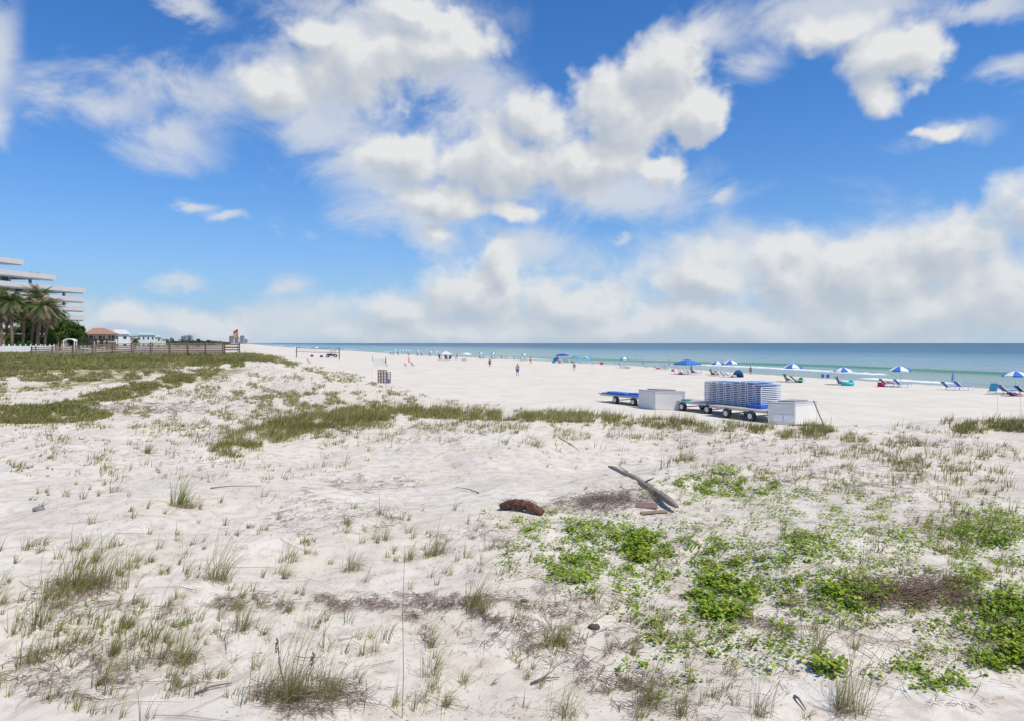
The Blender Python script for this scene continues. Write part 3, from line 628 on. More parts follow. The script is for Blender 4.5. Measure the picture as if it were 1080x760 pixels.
# tall thin dead stalk in the near foreground
def stalk(px, py, topx, topy, r, lab, head=True):
    o = g1(px, py); top = at(topx, topy, o.y)-o
    r_ = empty('dry_stalk', o, 0, lab, 'plant stalk'); mb = MB()
    mb.tube([(0, 0, -.05), (top.x*.25+.008, .01, top.z*.25), (top.x*.6-.01, -.01, top.z*.6), tuple(top)], [r, r, r*.8, r*.5], 5); mb.build('stem', M((.16, .12, .09), .8), r_)
    if head:
        mh_ = MB()
        for k in range(9): z = top.z*(1-.03*k); mh_.ball((top.x+random.uniform(-.02, .02), random.uniform(-.02, .02), z), (.012, .012, .022), 6)
        mh_.build('seed_head', M((.22, .16, .10), .8), r_)
stalk(424, 757, 427, 575, .0042, 'tall thin dark stalk rising straight up from the bottom edge left of centre', False)
stalk(300, 735, 293, 673, .009, 'thick dark broken stalk in the largest bottom grass clump')
stalk(318, 737, 330, 688, .006, 'shorter dry stalk right of the thick broken one')

# ------------------------------------------------------------------ driftwood, logs, stick pile, stones
a0 = g1(642, 500); a1 = g1(716, 541)
r_ = empty('driftwood_log', a1, 0, 'long weathered grey driftwood log lying slanted over the dune', 'driftwood')
p0 = a0-a1+Vector((0, 0, .06)); p1 = Vector((0, 0, .05)); lf = max(float(H(a1.x+(p0.x*(1-f)), a1.y+p0.y*(1-f)))-a1.z-(p0.z*(1-f)+p1.z*f) for f in np.linspace(0, 1, 12)); print('loglift', lf); p0.z += max(lf, 0)*.95; p1.z += max(lf, 0)*.6; mb = MB(); pts = []; rs = []
for k in range(15):
    f = k/14; p = p0.lerp(p1, f)+Vector((.05*sin(f*5), 0, .05*sin(pi*f)+.012*sin(f*17))); pts.append(p); rs.append((.04+.05*min(1, .15+f*1.3)**.6+.007*sin(f*23)+.004*sin(f*61))*(1 if 0 < k < 14 else .6))
mb.tube(pts, rs, 12)
wm = M((.30, .245, .20), .9, 'weathered_wood', .28, 9)
lg = mb.build('log', wm, r_, True)
for k in range(26):
    i_ = random.randint(1, 11); a_ = random.uniform(0, pi); pa_, pb_ = pts[i_], pts[i_+2]; o_ = Vector((0, cos(a_), sin(a_))); MB().tube([pa_+o_*rs[i_]*.97, (pa_+pb_)/2+o_*rs[i_+1]*1.02, pb_+o_*rs[i_+2]*.95], [.004, .009, .003], 4).build('splinter', M((.13, .10, .085), .9), lg)
for f, d in ((.35, Vector((-.25, .1, .16))), (.62, Vector((.2, -.15, .14)))):
    p = p0.lerp(p1, f)+Vector((0, 0, .15)); MB().tube([p, p+d*.6, p+d], [.03, .022, .008], 6).build('branch_stub', wm, r_, True)
ob = g1(690, 541); r_ = MB().box((0, 0, 0), (.62, .16, .025), .12, rx=.1, ry=-.05).build('wooden_board', M((.28, .19, .14), .85, var=.2), bevel=.008); r_.location = ob+Vector((0, 0, .03)); tag(r_, 'flat brown board half buried under the driftwood log', 'board')
ob = g1(682, 535); r_ = MB().box((0, 0, 0), (.5, .22, .03), -.12, rx=.35).build('wooden_board', M((.20, .13, .10), .85, var=.2), bevel=.008); r_.location = ob+Vector((0, 0, .05)); tag(r_, 'short dark board tilted against the underside of the log', 'board')
ob = g1(640, 530)
v_ = Veg(); pts = np.tile(np.array(ob)[None], (420, 1)); pts[:, :2] += np.clip(rng.normal(0, 1, (420, 2)), -1.5, 1.5)*np.array([.75, .42]); sticks(v_, pts, .5, .012, .8, .09, cols=LC*.9)
q_ = v_.build('twig_heap', MLIT, origin=ob); q_.location = ob; tag(q_, 'tangle of brown twigs packed under the driftwood log', 'twigs')
ob = g1(950, 630)
v_ = Veg(); pts = np.tile(np.array(ob)[None], (380, 1)); pts[:, :2] += np.clip(rng.normal(0, 1, (380, 2)), -1.6, 1.6)*np.array([.50, .26]); sticks(v_, pts, .45, .010, .5, .08, .15, .5, cols=np.array([(.20, .12, .095), (.26, .17, .13), (.14, .085, .07)]))
q_ = v_.build('stick_pile', MLIT, origin=ob); q_.location = ob; tag(q_, 'pile of reddish brown sticks among the vine on the right', 'sticks')
# charred curved log
ob = g1(555, 540); r_ = empty('palm_log', ob, 0, 'short curved reddish brown rotting log on the sand left of the vine', 'log')
mb = MB(); pts = []; rs = []
sc = ob.y/F
for k in range(22):
    f = k/21; pts.append(Vector(((-27+44*f)*sc, .25-.4*f, (4.5+6.5*sin(pi*f*.95)-3.5*f)*sc-.03))); rs.append((3.4+1.9*sin(pi*f)**.6+.35*sin(f*40))*sc)
mb.tube(pts, rs, 12); m_, tt, b = newmat('rotten_bark'); tcn = tt.nodes.new('ShaderNodeTexCoord'); n_ = noise(tt, tcn.outputs['Object'], 9, 7, .75)
tt.links.new(mixc(tt, mrange(tt, n_, .42, .6), (.06, .028, .02), (.24, .11, .07)), b.inputs['Base Color']); b.inputs['Roughness'].default_value = .9
bpn = tt.nodes.new('ShaderNodeBump'); bpn.inputs['Distance'].default_value = .06; tt.links.new(n_, bpn.inputs['Height']); tt.links.new(bpn.outputs[0], b.inputs['Normal'])
mb.build('trunk', m_, r_, True)
mb = MB()
for k in range(60):
    p = random.choice(pts); a = random.uniform(0, 2*pi); mb.tube([p+Vector((0, 0, .04)), p+Vector((.12*cos(a), .08*sin(a), .12)), p+Vector((.24*cos(a), .16*sin(a), random.uniform(-.02, .1)))], [.006, .004, .002], 4)
mb.build('fibre', M((.14, .08, .055), .9), r_)
def stone(px, py, r, lab, col=(.22, .21, .20)):
    o = g1(px, py); mb = MB(); mb.ball((0, 0, r*.25), (r, r*.7, r*.45), 14)
    mb.v = [(x*(1+.25*float(vn(x*9/r*.1+3, z*3+y, 3))), y, z*(1+.3*float(vn(x*20, y*20, 9)))) for x, y, z in mb.v]
    q = mb.build('stone', M(col, .9, var=.2), None, True); q.location = o; tag(q, lab, 'stone')
stone(41, 538, .14, 'flat dark grey stone on bare sand at the left edge')
stone(814, 588, .07, 'small grey stone among the vine leaves right of centre')
stone(553, 634, .06, 'small dark stone in the brown wrack at centre', (.10, .09, .10))
stone(627, 662, .09, 'dark knotted stone like lump in the wrack right of centre', (.09, .07, .06))
for (x0, y0, x1, y1, lab) in [(560, 722, 590, 716, 'grey forked driftwood stick on bare sand near the bottom centre'), (697, 495, 699, 499, 'short upright stick above the driftwood log'), (590, 462, 612, 476, 'small branching twig on the bare sand hollow'), (222, 515, 275, 513, 'long thin stick lying on the sand on the left'),
                              (505, 520, 480, 514, 'pale grey stick on the sand left of the rotting log'), (205, 733, 245, 722, 'straight dark stick on the sand at the bottom left'), (838, 735, 850, 750, 'short dark stick at the bottom right')]:
    q0 = g1(x0, y0); q1 = g1(x1, y1)
    mb = MB(); d_ = q1-q0
    if 'upright' in lab:
        mb.tube([(0, 0, -.05), (.02, 0, .3)], [.02, .012], 6); mb.tube([(.18, .05, -.05), (.28, .05, .32)], [.02, .012], 6)
    else:
        mb.tube([(0, 0, .02), tuple(d_*.4+Vector((0, .02, .05))), tuple(d_+Vector((0, 0, .03)))], [.016, .013, .006], 6)
        if 'fork' in lab or 'branch' in lab: mb.tube([tuple(d_*.4+Vector((0, .02, .05))), tuple(d_*.75+Vector((.02, .12, .08)))], [.012, .005], 6)
    q = mb.build('stick', M((.15, .125, .11), .85, var=.2), None, True); q.location = q0; tag(q, lab, 'stick')

# ------------------------------------------------------------------ beach furniture makers
def mk_umbrella(c1, c2, R=1.05, h=2.1, tilt=0, n=8, rise=.42):
    def f():
        r = root('beach_umbrella'); mb = MB(); k = 3
        for g in range(n):
            for j in range(k):
                a0 = 2*pi*(g+j/k)/n; a1 = 2*pi*(g+(j+1)/k)/n
                def P_(a, f, jj):
                    sag = .05*sin(pi*jj)*f; return Vector((R*f*cos(a)*(1-.25*sag), R*f*sin(a)*(1-.25*sag), h-rise*f**1.7-0*sag))
                for f0, f1 in ((.02, .35), (.35, .7), (.7, 1)):
                    mb.add([P_(a0, f0, j/k), P_(a0, f1, j/k), P_(a1, f1, (j+1)/k), P_(a1, f0, (j+1)/k)], [(0, 1, 2, 3)], g % 2)
                e0, e1 = P_(a0, 1, j/k), P_(a1, 1, (j+1)/k); mb.add([e0, e0-Vector((0, 0, .12)), e1-Vector((0, 0, .12)), e1], [(0, 1, 2, 3)], g % 2)
        cn = mb.build('canopy', [M(c1, .7), M(c2, .7)], r)
        MB().tube([(0, 0, -.1), (0, 0, h+.08)], .022, 6).build('pole', M((.7, .7, .7), .4), r)
        rb = MB()
        for g in range(n): a = 2*pi*g/n; rb.tube([(0, 0, h-.6), (R*.5*cos(a), R*.5*sin(a), h-rise*.5**1.7-.02)], .008, 4)
        rb.build('ribs', M((.5, .5, .5), .4), r)
        return r
    return f
def mk_closed(c1, c2, h=2.3, n=8):
    def f():
        r = root('closed_umbrella'); mb = MB()
        for g in range(n):
            a0 = 2*pi*g/n; a1 = 2*pi*(g+1)/n; am = (a0+a1)/2
            prof = [(.02, h), (.07, h-.35), (.13, h-.9), (.17, h-1.35)]
            for (r0, z0), (r1, z1) in zip(prof[:-1], prof[1:]):
                for b0, b1, s0, s1 in ((a0, am, 1, .55), (am, a1, .55, 1)):
                    mb.add([(r0*cos(b0)*s0, r0*sin(b0)*s0, z0), (r1*cos(b0)*s0, r1*sin(b0)*s0, z1), (r1*cos(b1)*s1, r1*sin(b1)*s1, z1), (r0*cos(b1)*s1, r0*sin(b1)*s1, z0)], [(0, 1, 2, 3)], g % 2)
        mb.build('folded_canopy', [M(c1, .7), M(c2, .7)], r)
        MB().tube([(0, 0, -.1), (0, 0, h+.06)], .022, 6).build('pole', M((.7, .7, .7), .4), r)
        return r
    return f
def mk_lounger(c=BLUE, fc=WHITE, ang=40, L=1.9):
    def f():
        r = root('beach_lounger'); bl = 1.15; a = radians(ang)
        fr = MB()
        for y in (-.3, .3):
            fr.box((bl/2, y, .32), (bl, .04, .05)); fr.box((-.36*cos(a), y, .32+.36*sin(a)), (.75, .04, .04), 0, 0, 0, a)
        for x in (0.02, .55, bl-.02): fr.box((x, 0, .3), (.04, .6, .04))
        fr.build('frame', M(fc, .4), r)
        for x in (.1, bl-.1):
            for y in (-.3, .3): MB().box((x, y, .15), (.045, .045, .32)).build('leg', M(fc, .4), r)
        MB().box((bl/2, 0, .355), (bl, .54, .03)).build('seat', M(c, .7), r, bevel=.006)
        MB().box((-.37*cos(a)-.01, 0, .36+.37*sin(a)), (.74, .54, .035), 0, 0, 0, a).build('backrest', M(c, .7), r, bevel=.006)
        return r
    return f
def mk_chair(c=BLUE, fc=(.6, .6, .6)):
    def f():
        r = root('beach_chair'); fr = MB()
        for y in (-.27, .27):
            fr.tube([(-.32, y, .85), (.05, y, .22), (.42, y, .02)], .014, 5); fr.tube([(-.3, y, .02), (.3, y, .35)], .014, 5); fr.tube([(-.2, y, .55), (.3, y, .5)], .016, 5)
        fr.build('frame', M(fc, .35), r)
        MB().add([(-.02, -.26, .27), (.4, -.26, .24), (.4, .26, .24), (-.02, .26, .27), (-.02, -.26, .25), (.4, -.26, .22), (.4, .26, .22), (-.02, .26, .25)], [(0, 1, 2, 3), (7, 6, 5, 4), (0, 4, 5, 1), (1, 5, 6, 2), (2, 6, 7, 3), (3, 7, 4, 0)]).build('seat', M(c, .7), r)
        MB().add([(-.02, -.26, .27), (-.34, -.26, .9), (-.34, .26, .9), (-.02, .26, .27), (-.05, -.26, .26), (-.37, -.26, .9), (-.37, .26, .9), (-.05, .26, .26)], [(0, 1, 2, 3), (7, 6, 5, 4), (0, 4, 5, 1), (1, 5, 6, 2), (2, 6, 7, 3), (3, 7, 4, 0)]).build('backrest', M(c, .7), r)
        return r
    return f
def mk_canopy(c, w=3.0, h=2.0, rise=.75, legc=(.6, .6, .6)):
    def f():
        r = root('canopy_tent'); mb = MB(); k = w/2; n = 6
        rows = []
        for i in range(n+1):
            f_ = i/n; kk = k*(1-f_)+.03; z = h+rise*(f_**.85); rows.append([(-kk, -kk, z), (kk, -kk, z), (kk, kk, z), (-kk, kk, z)])
        vs = [v for rw in rows for v in rw]; fs = [(i*4+j, i*4+(j+1) % 4, i*4+4+(j+1) % 4, i*4+4+j) for i in range(n) for j in range(4)]
        mb.add(vs, fs)
        for j in range(4):
            a, b_ = Vector(rows[0][j]), Vector(rows[0][(j+1) % 4]); mb.add([a, b_, b_-Vector((0, 0, .2)), a-Vector((0, 0, .2))], [(0, 1, 2, 3)])
        mb.build('roof_fabric', M(c, .65), r)
        for x in (-k+.05, k-.05):
            for y in (-k+.05, k-.05): MB().tube([(x, y, -.05), (x, y, h)], .03, 6).build('leg', M(legc, .4), r)
        return r
    return f
# people: one continuous skinned body, clothes and hair as children
def skinmesh(name, V, E, R, mat, parent, root_i=0):
    bm = bmesh.new(); ly = bm.verts.layers.skin.verify(); vs = [bm.verts.new(v) for v in V]
    for a, b_ in E: bm.edges.new((vs[a], vs[b_]))
    for v, r in zip(vs, R): v[ly].radius = (r if isinstance(r, tuple) else (r, r))
    vs[root_i][ly].use_root = True
    me = bpy.data.meshes.new(name); bm.to_mesh(me); bm.free(); ob = bpy.data.objects.new(name, me); C.objects.link(ob)
    ob.modifiers.new('skin', 'SKIN').use_smooth_shade = True; sb = ob.modifiers.new('sub', 'SUBSURF'); sb.levels = 1; sb.render_levels = 1
    dg = bpy.context.evaluated_depsgraph_get(); me2 = bpy.data.meshes.new_from_object(ob.evaluated_get(dg)); ob.modifiers.clear(); ob.data = me2; bpy.data.meshes.remove(me)
    me2.name = name; me2.materials.clear(); me2.materials.append(mat); ob.parent = parent
    return ob
def person(px, py, lab, pose='stand', h=1.72, face=0, skin=(.36, .19, .12), top=None, bottom=(.03, .05, .2), hair=(.05, .03, .02), loc=None, group='people on the beach'):
    """x forward, y left; skeleton metres for a 1.75 m adult"""
    if pose in ('stand', 'walk'):
        sw = .22 if pose == 'walk' else .05
        J = dict(pel=(0, 0, .93), che=(0.0, 0, 1.28), nec=(0, 0, 1.47), hed=(.02, 0, 1.58), top=(.01, 0, 1.70), hL=(0, .10, .88), hR=(0, -.10, .88), kL=(sw*.8, .10, .50), kR=(-sw*.3, -.10, .50), aL=(sw*.8, .10, .07), aR=(-sw*1.4, -.10, .10), fL=(sw*.8+.17, .11, .03), fR=(-sw*1.4+.15, -.11, .03),
                 sL=(0, .19, 1.41), sR=(0, -.19, 1.41), eL=(-.03-sw*.4, .25, 1.13), eR=(-.03+sw*.4, -.25, 1.13), wL=(.02-sw*.5, .27, .88), wR=(.02+sw*.9, -.27, .88), mL=(.03-sw*.5, .27, .80), mR=(.03+sw*1.0, -.27, .80))
    elif pose == 'sit':
        J = dict(pel=(0, 0, .42), che=(-.16, 0, .74), nec=(-.20, 0, .92), hed=(-.17, 0, 1.03), top=(-.17, 0, 1.15), hL=(.04, .1, .40), hR=(.04, -.1, .40), kL=(.45, .12, .50), kR=(.45, -.12, .50), aL=(.75, .12, .20), aR=(.75, -.12, .20), fL=(.9, .13, .22), fR=(.9, -.13, .22),
                 sL=(-.18, .19, .87), sR=(-.18, -.19, .87), eL=(-.05, .26, .62), eR=(-.05, -.26, .62), wL=(.18, .22, .56), wR=(.18, -.22, .56), mL=(.26, .2, .56), mR=(.26, -.2, .56))
    else:
        J = dict(pel=(0, 0, .48), che=(-.30, 0, .58), nec=(-.47, 0, .70), hed=(-.56, 0, .76), top=(-.67, 0, .84), hL=(.05, .1, .47), hR=(.05, -.1, .47), kL=(.45, .12, .58), kR=(.46, -.12, .49), aL=(.82, .12, .44), aR=(.88, -.12, .44), fL=(.90, .13, .56), fR=(.95, -.13, .56),
                 sL=(-.41, .19, .66), sR=(-.41, -.19, .66), eL=(-.25, .27, .50), eR=(-.25, -.27, .50), wL=(0, .24, .50), wR=(0, -.24, .50), mL=(.08, .22, .5), mR=(.08, -.22, .5))
    k = h/1.72; K = list(J); V = [tuple(c_*k for c_ in J[n]) for n in K]; I = {n: i for i, n in enumerate(K)}
    RR = dict(pel=.13, che=.14, nec=.055, hed=.085, top=.06, hL=.095, hR=.095, kL=.055, kR=.055, aL=.035, aR=.035, fL=.03, fR=.03, sL=.055, sR=.055, eL=.038, eR=.038, wL=.025, wR=.025, mL=.03, mR=.03)
    E = [('pel', 'che'), ('che', 'nec'), ('nec', 'hed'), ('hed', 'top'), ('pel', 'hL'), ('pel', 'hR'), ('hL', 'kL'), ('hR', 'kR'), ('kL', 'aL'), ('kR', 'aR'), ('aL', 'fL'), ('aR', 'fR'), ('che', 'sL'), ('che', 'sR'), ('sL', 'eL'), ('sR', 'eR'), ('eL', 'wL'), ('eR', 'wR'), ('wL', 'mL'), ('wR', 'mR')]
    o = loc if loc is not None else g1(px, py)
    r = empty('person', o, face, lab, 'person', group)
    skinmesh('body', V, [(I[a], I[b_]) for a, b_ in E], [RR[n]*k for n in K], M(skin, .55, 'skin', .05), r)
    def cloth(nm, parts, edges, grow, mat):
        vv_ = [V[I[n]] for n in parts]; ix = {n: i for i, n in enumerate(parts)}
        skinmesh(nm, vv_, [(ix[a], ix[b_]) for a, b_ in edges], [(RR[n]+grow)*k for n in parts], mat, r)
    if top: 
        J2 = dict(J); cloth('shirt', ['pel', 'che', 'sL', 'sR', 'eL', 'eR'], [('pel', 'che'), ('che', 'sL'), ('che', 'sR'), ('sL', 'eL'), ('sR', 'eR')], .022, M(top, .8, 'cloth', .06))
    if bottom: cloth('shorts', ['pel', 'hL', 'hR', 'kL', 'kR'], [('pel', 'hL'), ('pel', 'hR'), ('hL', 'kL'), ('hR', 'kR')], .024 if top else .014, M(bottom, .8, 'cloth', .06))
    hx, hy, hz_ = J['top']; mb = MB(); mb.ball(((hx-.02)*k, 0, (hz_-.015)*k), (.105*k, .095*k, .085*k), 10); mb.build('hair', M(hair, .7, 'hair', .1), r, True)
    return r

UB = 'open blue and white beach umbrellas'
DA = math.atan2(D[1], D[0])
def U(key, mkf, px, py, lab, rz=0, grp=None, cat='umbrella', sc=1): return inst(key, mkf, g1(px, py), rz, lab, cat, grp, sc)
bw = mk_umbrella(BLUE, WHITE); tw = mk_umbrella((.03, .28, .42), WHITE)
# big near row
for px, py, lab, sc, rz in [(836.5, 402.5, 'blue and white beach umbrella shading the green lounger', 1.12, .3), (889, 405.5, 'blue and white beach umbrella above the turquoise lounger', 1.0, .9), (949.5, 407.5, 'blue and white beach umbrella beside the pink bag', 1.15, .3),
                        (1071, 415, 'blue and white beach umbrella nearest the right edge', 1.1, .75), (756.5, 395, 'left one of two touching blue and white umbrellas by the water', 1.05, .3), (770.5, 395.5, 'right one of two touching blue and white umbrellas by the water', 1.15, .7)]:
    U('ubw', bw, px, py, lab, rz, UB, sc=sc)
for px, py, lab, sc in [(658.5, 387.5, 'teal and white beach umbrella standing alone left of the bright blue canopy', 1.05), (553.5, 380.5, 'teal and white umbrella behind the person in grey shirt', 1.0), (508, 378.6, 'teal and white umbrella, left one of two near the waterline', 1.0), (521, 379, 'teal and white umbrella, right one of two near the waterline', 1.0),
                    (461, 376.2, 'teal and white umbrella just left of the white topped canopy', .95), (477.2, 376.2, 'teal and white umbrella just right of the white topped canopy', .95), (455, 376, 'teal and white umbrella, second left of the white topped canopy', .95)]:
    U('utw', tw, px, py, lab, .3, 'teal and white umbrellas along the waterline', sc=sc)
far = [417.5, 422.5, 425.5, 428.8, 432.3, 441.5]
for i, px in enumerate(far):
    U('utw', tw, px, 374.2+(px-417)*.03, 'tiny distant teal and white umbrella, %s of six in the farthest row from the left' % ['first', 'second', 'third', 'fourth', 'fifth', 'sixth'][i], .3, 'teal and white umbrellas along the waterline', sc=1.05)
for px, lab in ((312, 'faint white umbrella far down the beach behind the volleyball net, left one'), (334, 'faint white umbrella far down the beach behind the volleyball net, right one')):
    U('uw', mk_umbrella(WHITE, (.7, .75, .78)), px, 370.6, lab, 0, None, sc=1.2)
U('uww', mk_umbrella(WHITE, (.72, .74, .76), 1.5, 2.0), 492, 379.2, 'wide all white beach umbrella near the waterline')
U('unavy', mk_umbrella((.02, .05, .32), (.02, .06, .38), 1.75, 2.35), 592.8, 382.8, 'large dark navy beach umbrella in the middle of the row')
U('uteal', mk_umbrella((.02, .38, .42), (.02, .42, .46), 1.1, 2.0), 607.5, 383, 'solid teal beach umbrella next to the pale turquoise one')
q = U('uturq', mk_umbrella((.10, .55, .62), (.14, .60, .66), 1.15, 1.9), 616, 383, 'pale turquoise beach umbrella leaning right'); q.rotation_euler = (0, .5, 0)
q = U('ucyan', mk_umbrella((.03, .42, .66), (.03, .46, .70), 1.15, 1.3), 587.5, 382.6, 'cyan beach umbrella tipped over towards the left'); q.rotation_euler = (.2, -1.0, 0)
CB = 'closed blue beach umbrellas'
for px, py, sc, lab in [(1005, 410, 1.0, 'closed blue and white umbrella standing between two loungers on the right'), (607.8, 383.4, .8, 'closed blue umbrella under the teal umbrella'), (622.6, 384.2, 1.0, 'closed blue umbrella standing alone right of the turquoise one'), (643, 384.4, .8, 'closed blue umbrella just right of the brown one'),
                    (678, 388, .9, 'closed blue and white umbrella between the teal and white umbrella and the coral towel'), (705.3, 390.5, 1.0, 'closed bright blue umbrella just left of the bright blue canopy'), (729.3, 394, .95, 'closed pale umbrella under the bright blue canopy'), (532, 378.6, .8, 'closed umbrella, left one of two tiny ones near the water'), (544.8, 379.2, .8, 'closed umbrella, right one of two tiny ones near the water')]:
    U('cb', mk_closed(BLUE, (.62, .66, .74)), px, py, lab, .2, CB, sc=sc)
U('cbr', mk_closed((.20, .08, .05), (.26, .11, .06)), 640.5, 383.8, 'closed brown umbrella in the middle of the row')
U('cor', mk_closed((.80, .13, .03), (.85, .15, .04), 1.95), 431.3, 384.7, 'closed bright orange umbrella on the open sand')
U('cre', mk_closed((.45, .05, .05), (.5, .07, .06), 2.0), 406.8, 385.6, 'closed dark red umbrella beside the white goal frame')
U('cwh', mk_closed((.5, .52, .48), (.6, .62, .58), 2.4), 393, 386, 'closed grey white umbrella left of the white goal frame', sc=1)
# canopies
U('cnb', mk_canopy((.04, .17, .50), 3.0, 1.75, .7), 725, 394.6, 'bright blue pop up canopy by the water', .45, None, 'canopy')
U('cnw', mk_canopy((.62, .60, .60), 3.0, 1.75, .85, DARK), 470.2, 380, 'white topped canopy with dark legs by the water', .3, None, 'canopy')
# loungers and chairs: face, position
LG = 'beach loungers and chairs by the water'
def Lg(px, py, lab, key='blue', rz=0, sc=1): 
    cc = dict(blue=BLUE, navy=NAVY, green=(.02, .26, .10), turq=(.02, .50, .52), pale=(.35, .45, .62), red=(.45, .04, .05), wht=(.6, .62, .66), cyan=(.04, .30, .50))[key]
    return inst('lg'+key, mk_lounger(cc), g1(px, py), rz, lab, 'lounger', LG, sc)
def Ch(px, py, lab, key='blue', rz=-1.2, sc=1):
    cc = dict(blue=BLUE, navy=NAVY, green=(.02, .26, .10), pink=(.7, .04, .22), dark=(.03, .03, .06), red=(.55, .04, .05), teal=(.02, .25, .30), cyan=(.04, .30, .50))[key]
    return inst('ch'+key, mk_chair(cc), g1(px, py), rz, lab, 'beach chair', LG, sc)
Lg(999.5, 411, 'blue lounger just left of the closed blue and white umbrella', rz=.1, sc=1.1); Lg(1013, 411, 'blue lounger just right of the closed blue and white umbrella', rz=.1, sc=1.15)
Lg(949, 408, 'blue lounger under the umbrella beside the pink bag', rz=.05, sc=1.1); Lg(934, 407.6, 'pale lounger with a person lying on it behind the pink bag', 'pale', .05, 1.15)
Ch(1047, 415.5, 'cyan and blue beach chair seen from behind, left of the rightmost umbrella', 'cyan', 1.3, 1.25); Lg(1060, 415.6, 'blue lounger with raised back under the rightmost umbrella', rz=.1, sc=1.15); Lg(1078, 416.3, 'blue lounger cut by the right edge of the picture', 'navy', rz=.1, sc=1.1)
Ch(867.8, 399.2, 'left one of two small blue chairs at the edge of the surf', 'blue', 1.1, .85); Ch(873.2, 399.4, 'right one of two small blue chairs at the edge of the surf', 'blue', 1.1, .85)
Ch(829.5, 402.6, 'dark purple beach chair under the umbrella with the green lounger', 'dark', -.6, 1.15); Lg(838.5, 403.2, 'green lounger under a blue and white umbrella', 'green', .1, 1.05)
Ch(884.5, 405.7, 'navy beach chair left of the turquoise lounger', 'navy', -.3, 1.15)
Ch(751, 396, 'dark beach chair, leftmost under the two touching umbrellas', 'dark', -.6, 1.1); Ch(754.5, 396.2, 'dark beach chair, second from left under the touching umbrellas', 'dark', -.2, 1.1)
Lg(758, 396.3, 'navy lounger under the left of the touching umbrellas', 'navy', .1); Lg(763.5, 397.2, 'blue lounger between the two touching umbrellas', 'blue', .1); Lg(768, 397.6, 'white lounger under the right of the touching umbrellas', 'wht', .1)
Ch(716, 391.5, 'blue beach chair at the left leg of the bright blue canopy', 'blue', -.4, 1.2); Ch(722, 394.2, 'green beach chair under the bright blue canopy', 'green', -.2, 1.2); Ch(726, 394.6, 'blue beach chair in the centre of the bright blue canopy', 'blue', -.2, 1.2)
Lg(732.5, 394.6, 'blue lounger at the right side of the bright blue canopy', 'blue', .1, 1.1); Ch(713, 387.5, 'blue folded chair hung high at the left canopy leg', 'navy', .6)
Ch(700, 389.6, 'blue beach chair right of the coral towel', 'blue', -.4, 1.1); Ch(702.8, 389.9, 'navy beach chair left of the closed bright blue umbrella', 'navy', -.4, 1.1)
Ch(654.5, 387.8, 'dark beach chair under the lone teal and white umbrella', 'navy', -.3, 1.2); Ch(680.5, 388.2, 'navy beach chair beside a closed blue and white umbrella', 'navy', -.3, 1.1)
Lg(637.6, 385.3, 'long pale blue lounger beside the closed brown umbrella', 'cyan', .05, 1.3); Ch(596, 383, 'navy beach chair under the navy umbrella, left one', 'navy', -.4, 1.2); Ch(599, 383.1, 'navy beach chair under the navy umbrella, right one', 'navy', -.4, 1.2)
Ch(611.5, 383.6, 'blue beach chair under the pale turquoise umbrella', 'blue', -.3, 1.2); Ch(625.5, 384.4, 'blue beach chair right of the lone closed blue umbrella', 'blue', -.3, 1.0)
Ch(549.8, 380.8, 'navy beach chair under the umbrella behind the walking person', 'navy', -.3, 1.2); Ch(554, 381, 'red beach chair under the umbrella behind the walking person', 'red', -.3, 1.2)
for i, (px, py) in enumerate([(506.5, 378.8), (510, 378.9), (519, 379.1), (522.4, 379.2), (529.5, 378.9), (534, 379), (542.5, 379.4), (546.5, 379.5)]):
    Ch(px, py, 'tiny dark beach chair near the waterline, %s of eight from the left' % ['first', 'second', 'third', 'fourth', 'fifth', 'sixth', 'seventh', 'eighth'][i], 'teal' if i % 2 else 'dark', -.5, 1.1)
for i, px in enumerate([412, 415, 420, 431, 440.5, 445, 453.5]):
    Ch(px, 374.6+(px-412)*.035, 'speck sized dark chair in the farthest umbrella row, %s of seven from the left' % ['first', 'second', 'third', 'fourth', 'fifth', 'sixth', 'seventh'][i], 'dark', -.5, 1.3)
Ch(464, 379.4, 'dark folding chair at the left leg of the white topped canopy', 'dark', -.4, 1.6); Ch(470.5, 380.2, 'dark folding chair in the middle of the white topped canopy', 'dark', -1.2, 1.7); Ch(474.5, 379.8, 'dark folding chair at the right leg of the white topped canopy', 'dark', -1.9, 1.4)
Ch(480.8, 379.8, 'navy reclined beach chair right of the white topped canopy', 'navy', -.1, 1.3); Ch(488.5, 380.8, 'small dark chair on the sand below the wide white umbrella, left one', 'dark', -.4, .8); Ch(490.8, 380.8, 'small dark chair on the sand below the wide white umbrella, right one', 'dark', -.4, .8)
Ch(427.8, 386.2, 'low dark chair left of the closed orange umbrella', 'dark', -.2, .8); Ch(435, 386.2, 'grey brown chair right of the closed orange umbrella', 'dark', -.2, 1.1); Ch(407.8, 386.2, 'dark chair at the foot of the closed dark red umbrella', 'dark', -.2, .7)
Ch(326, 383.6, 'red reclined beach chair near the left end of the dune', 'red', 0, 1.35)
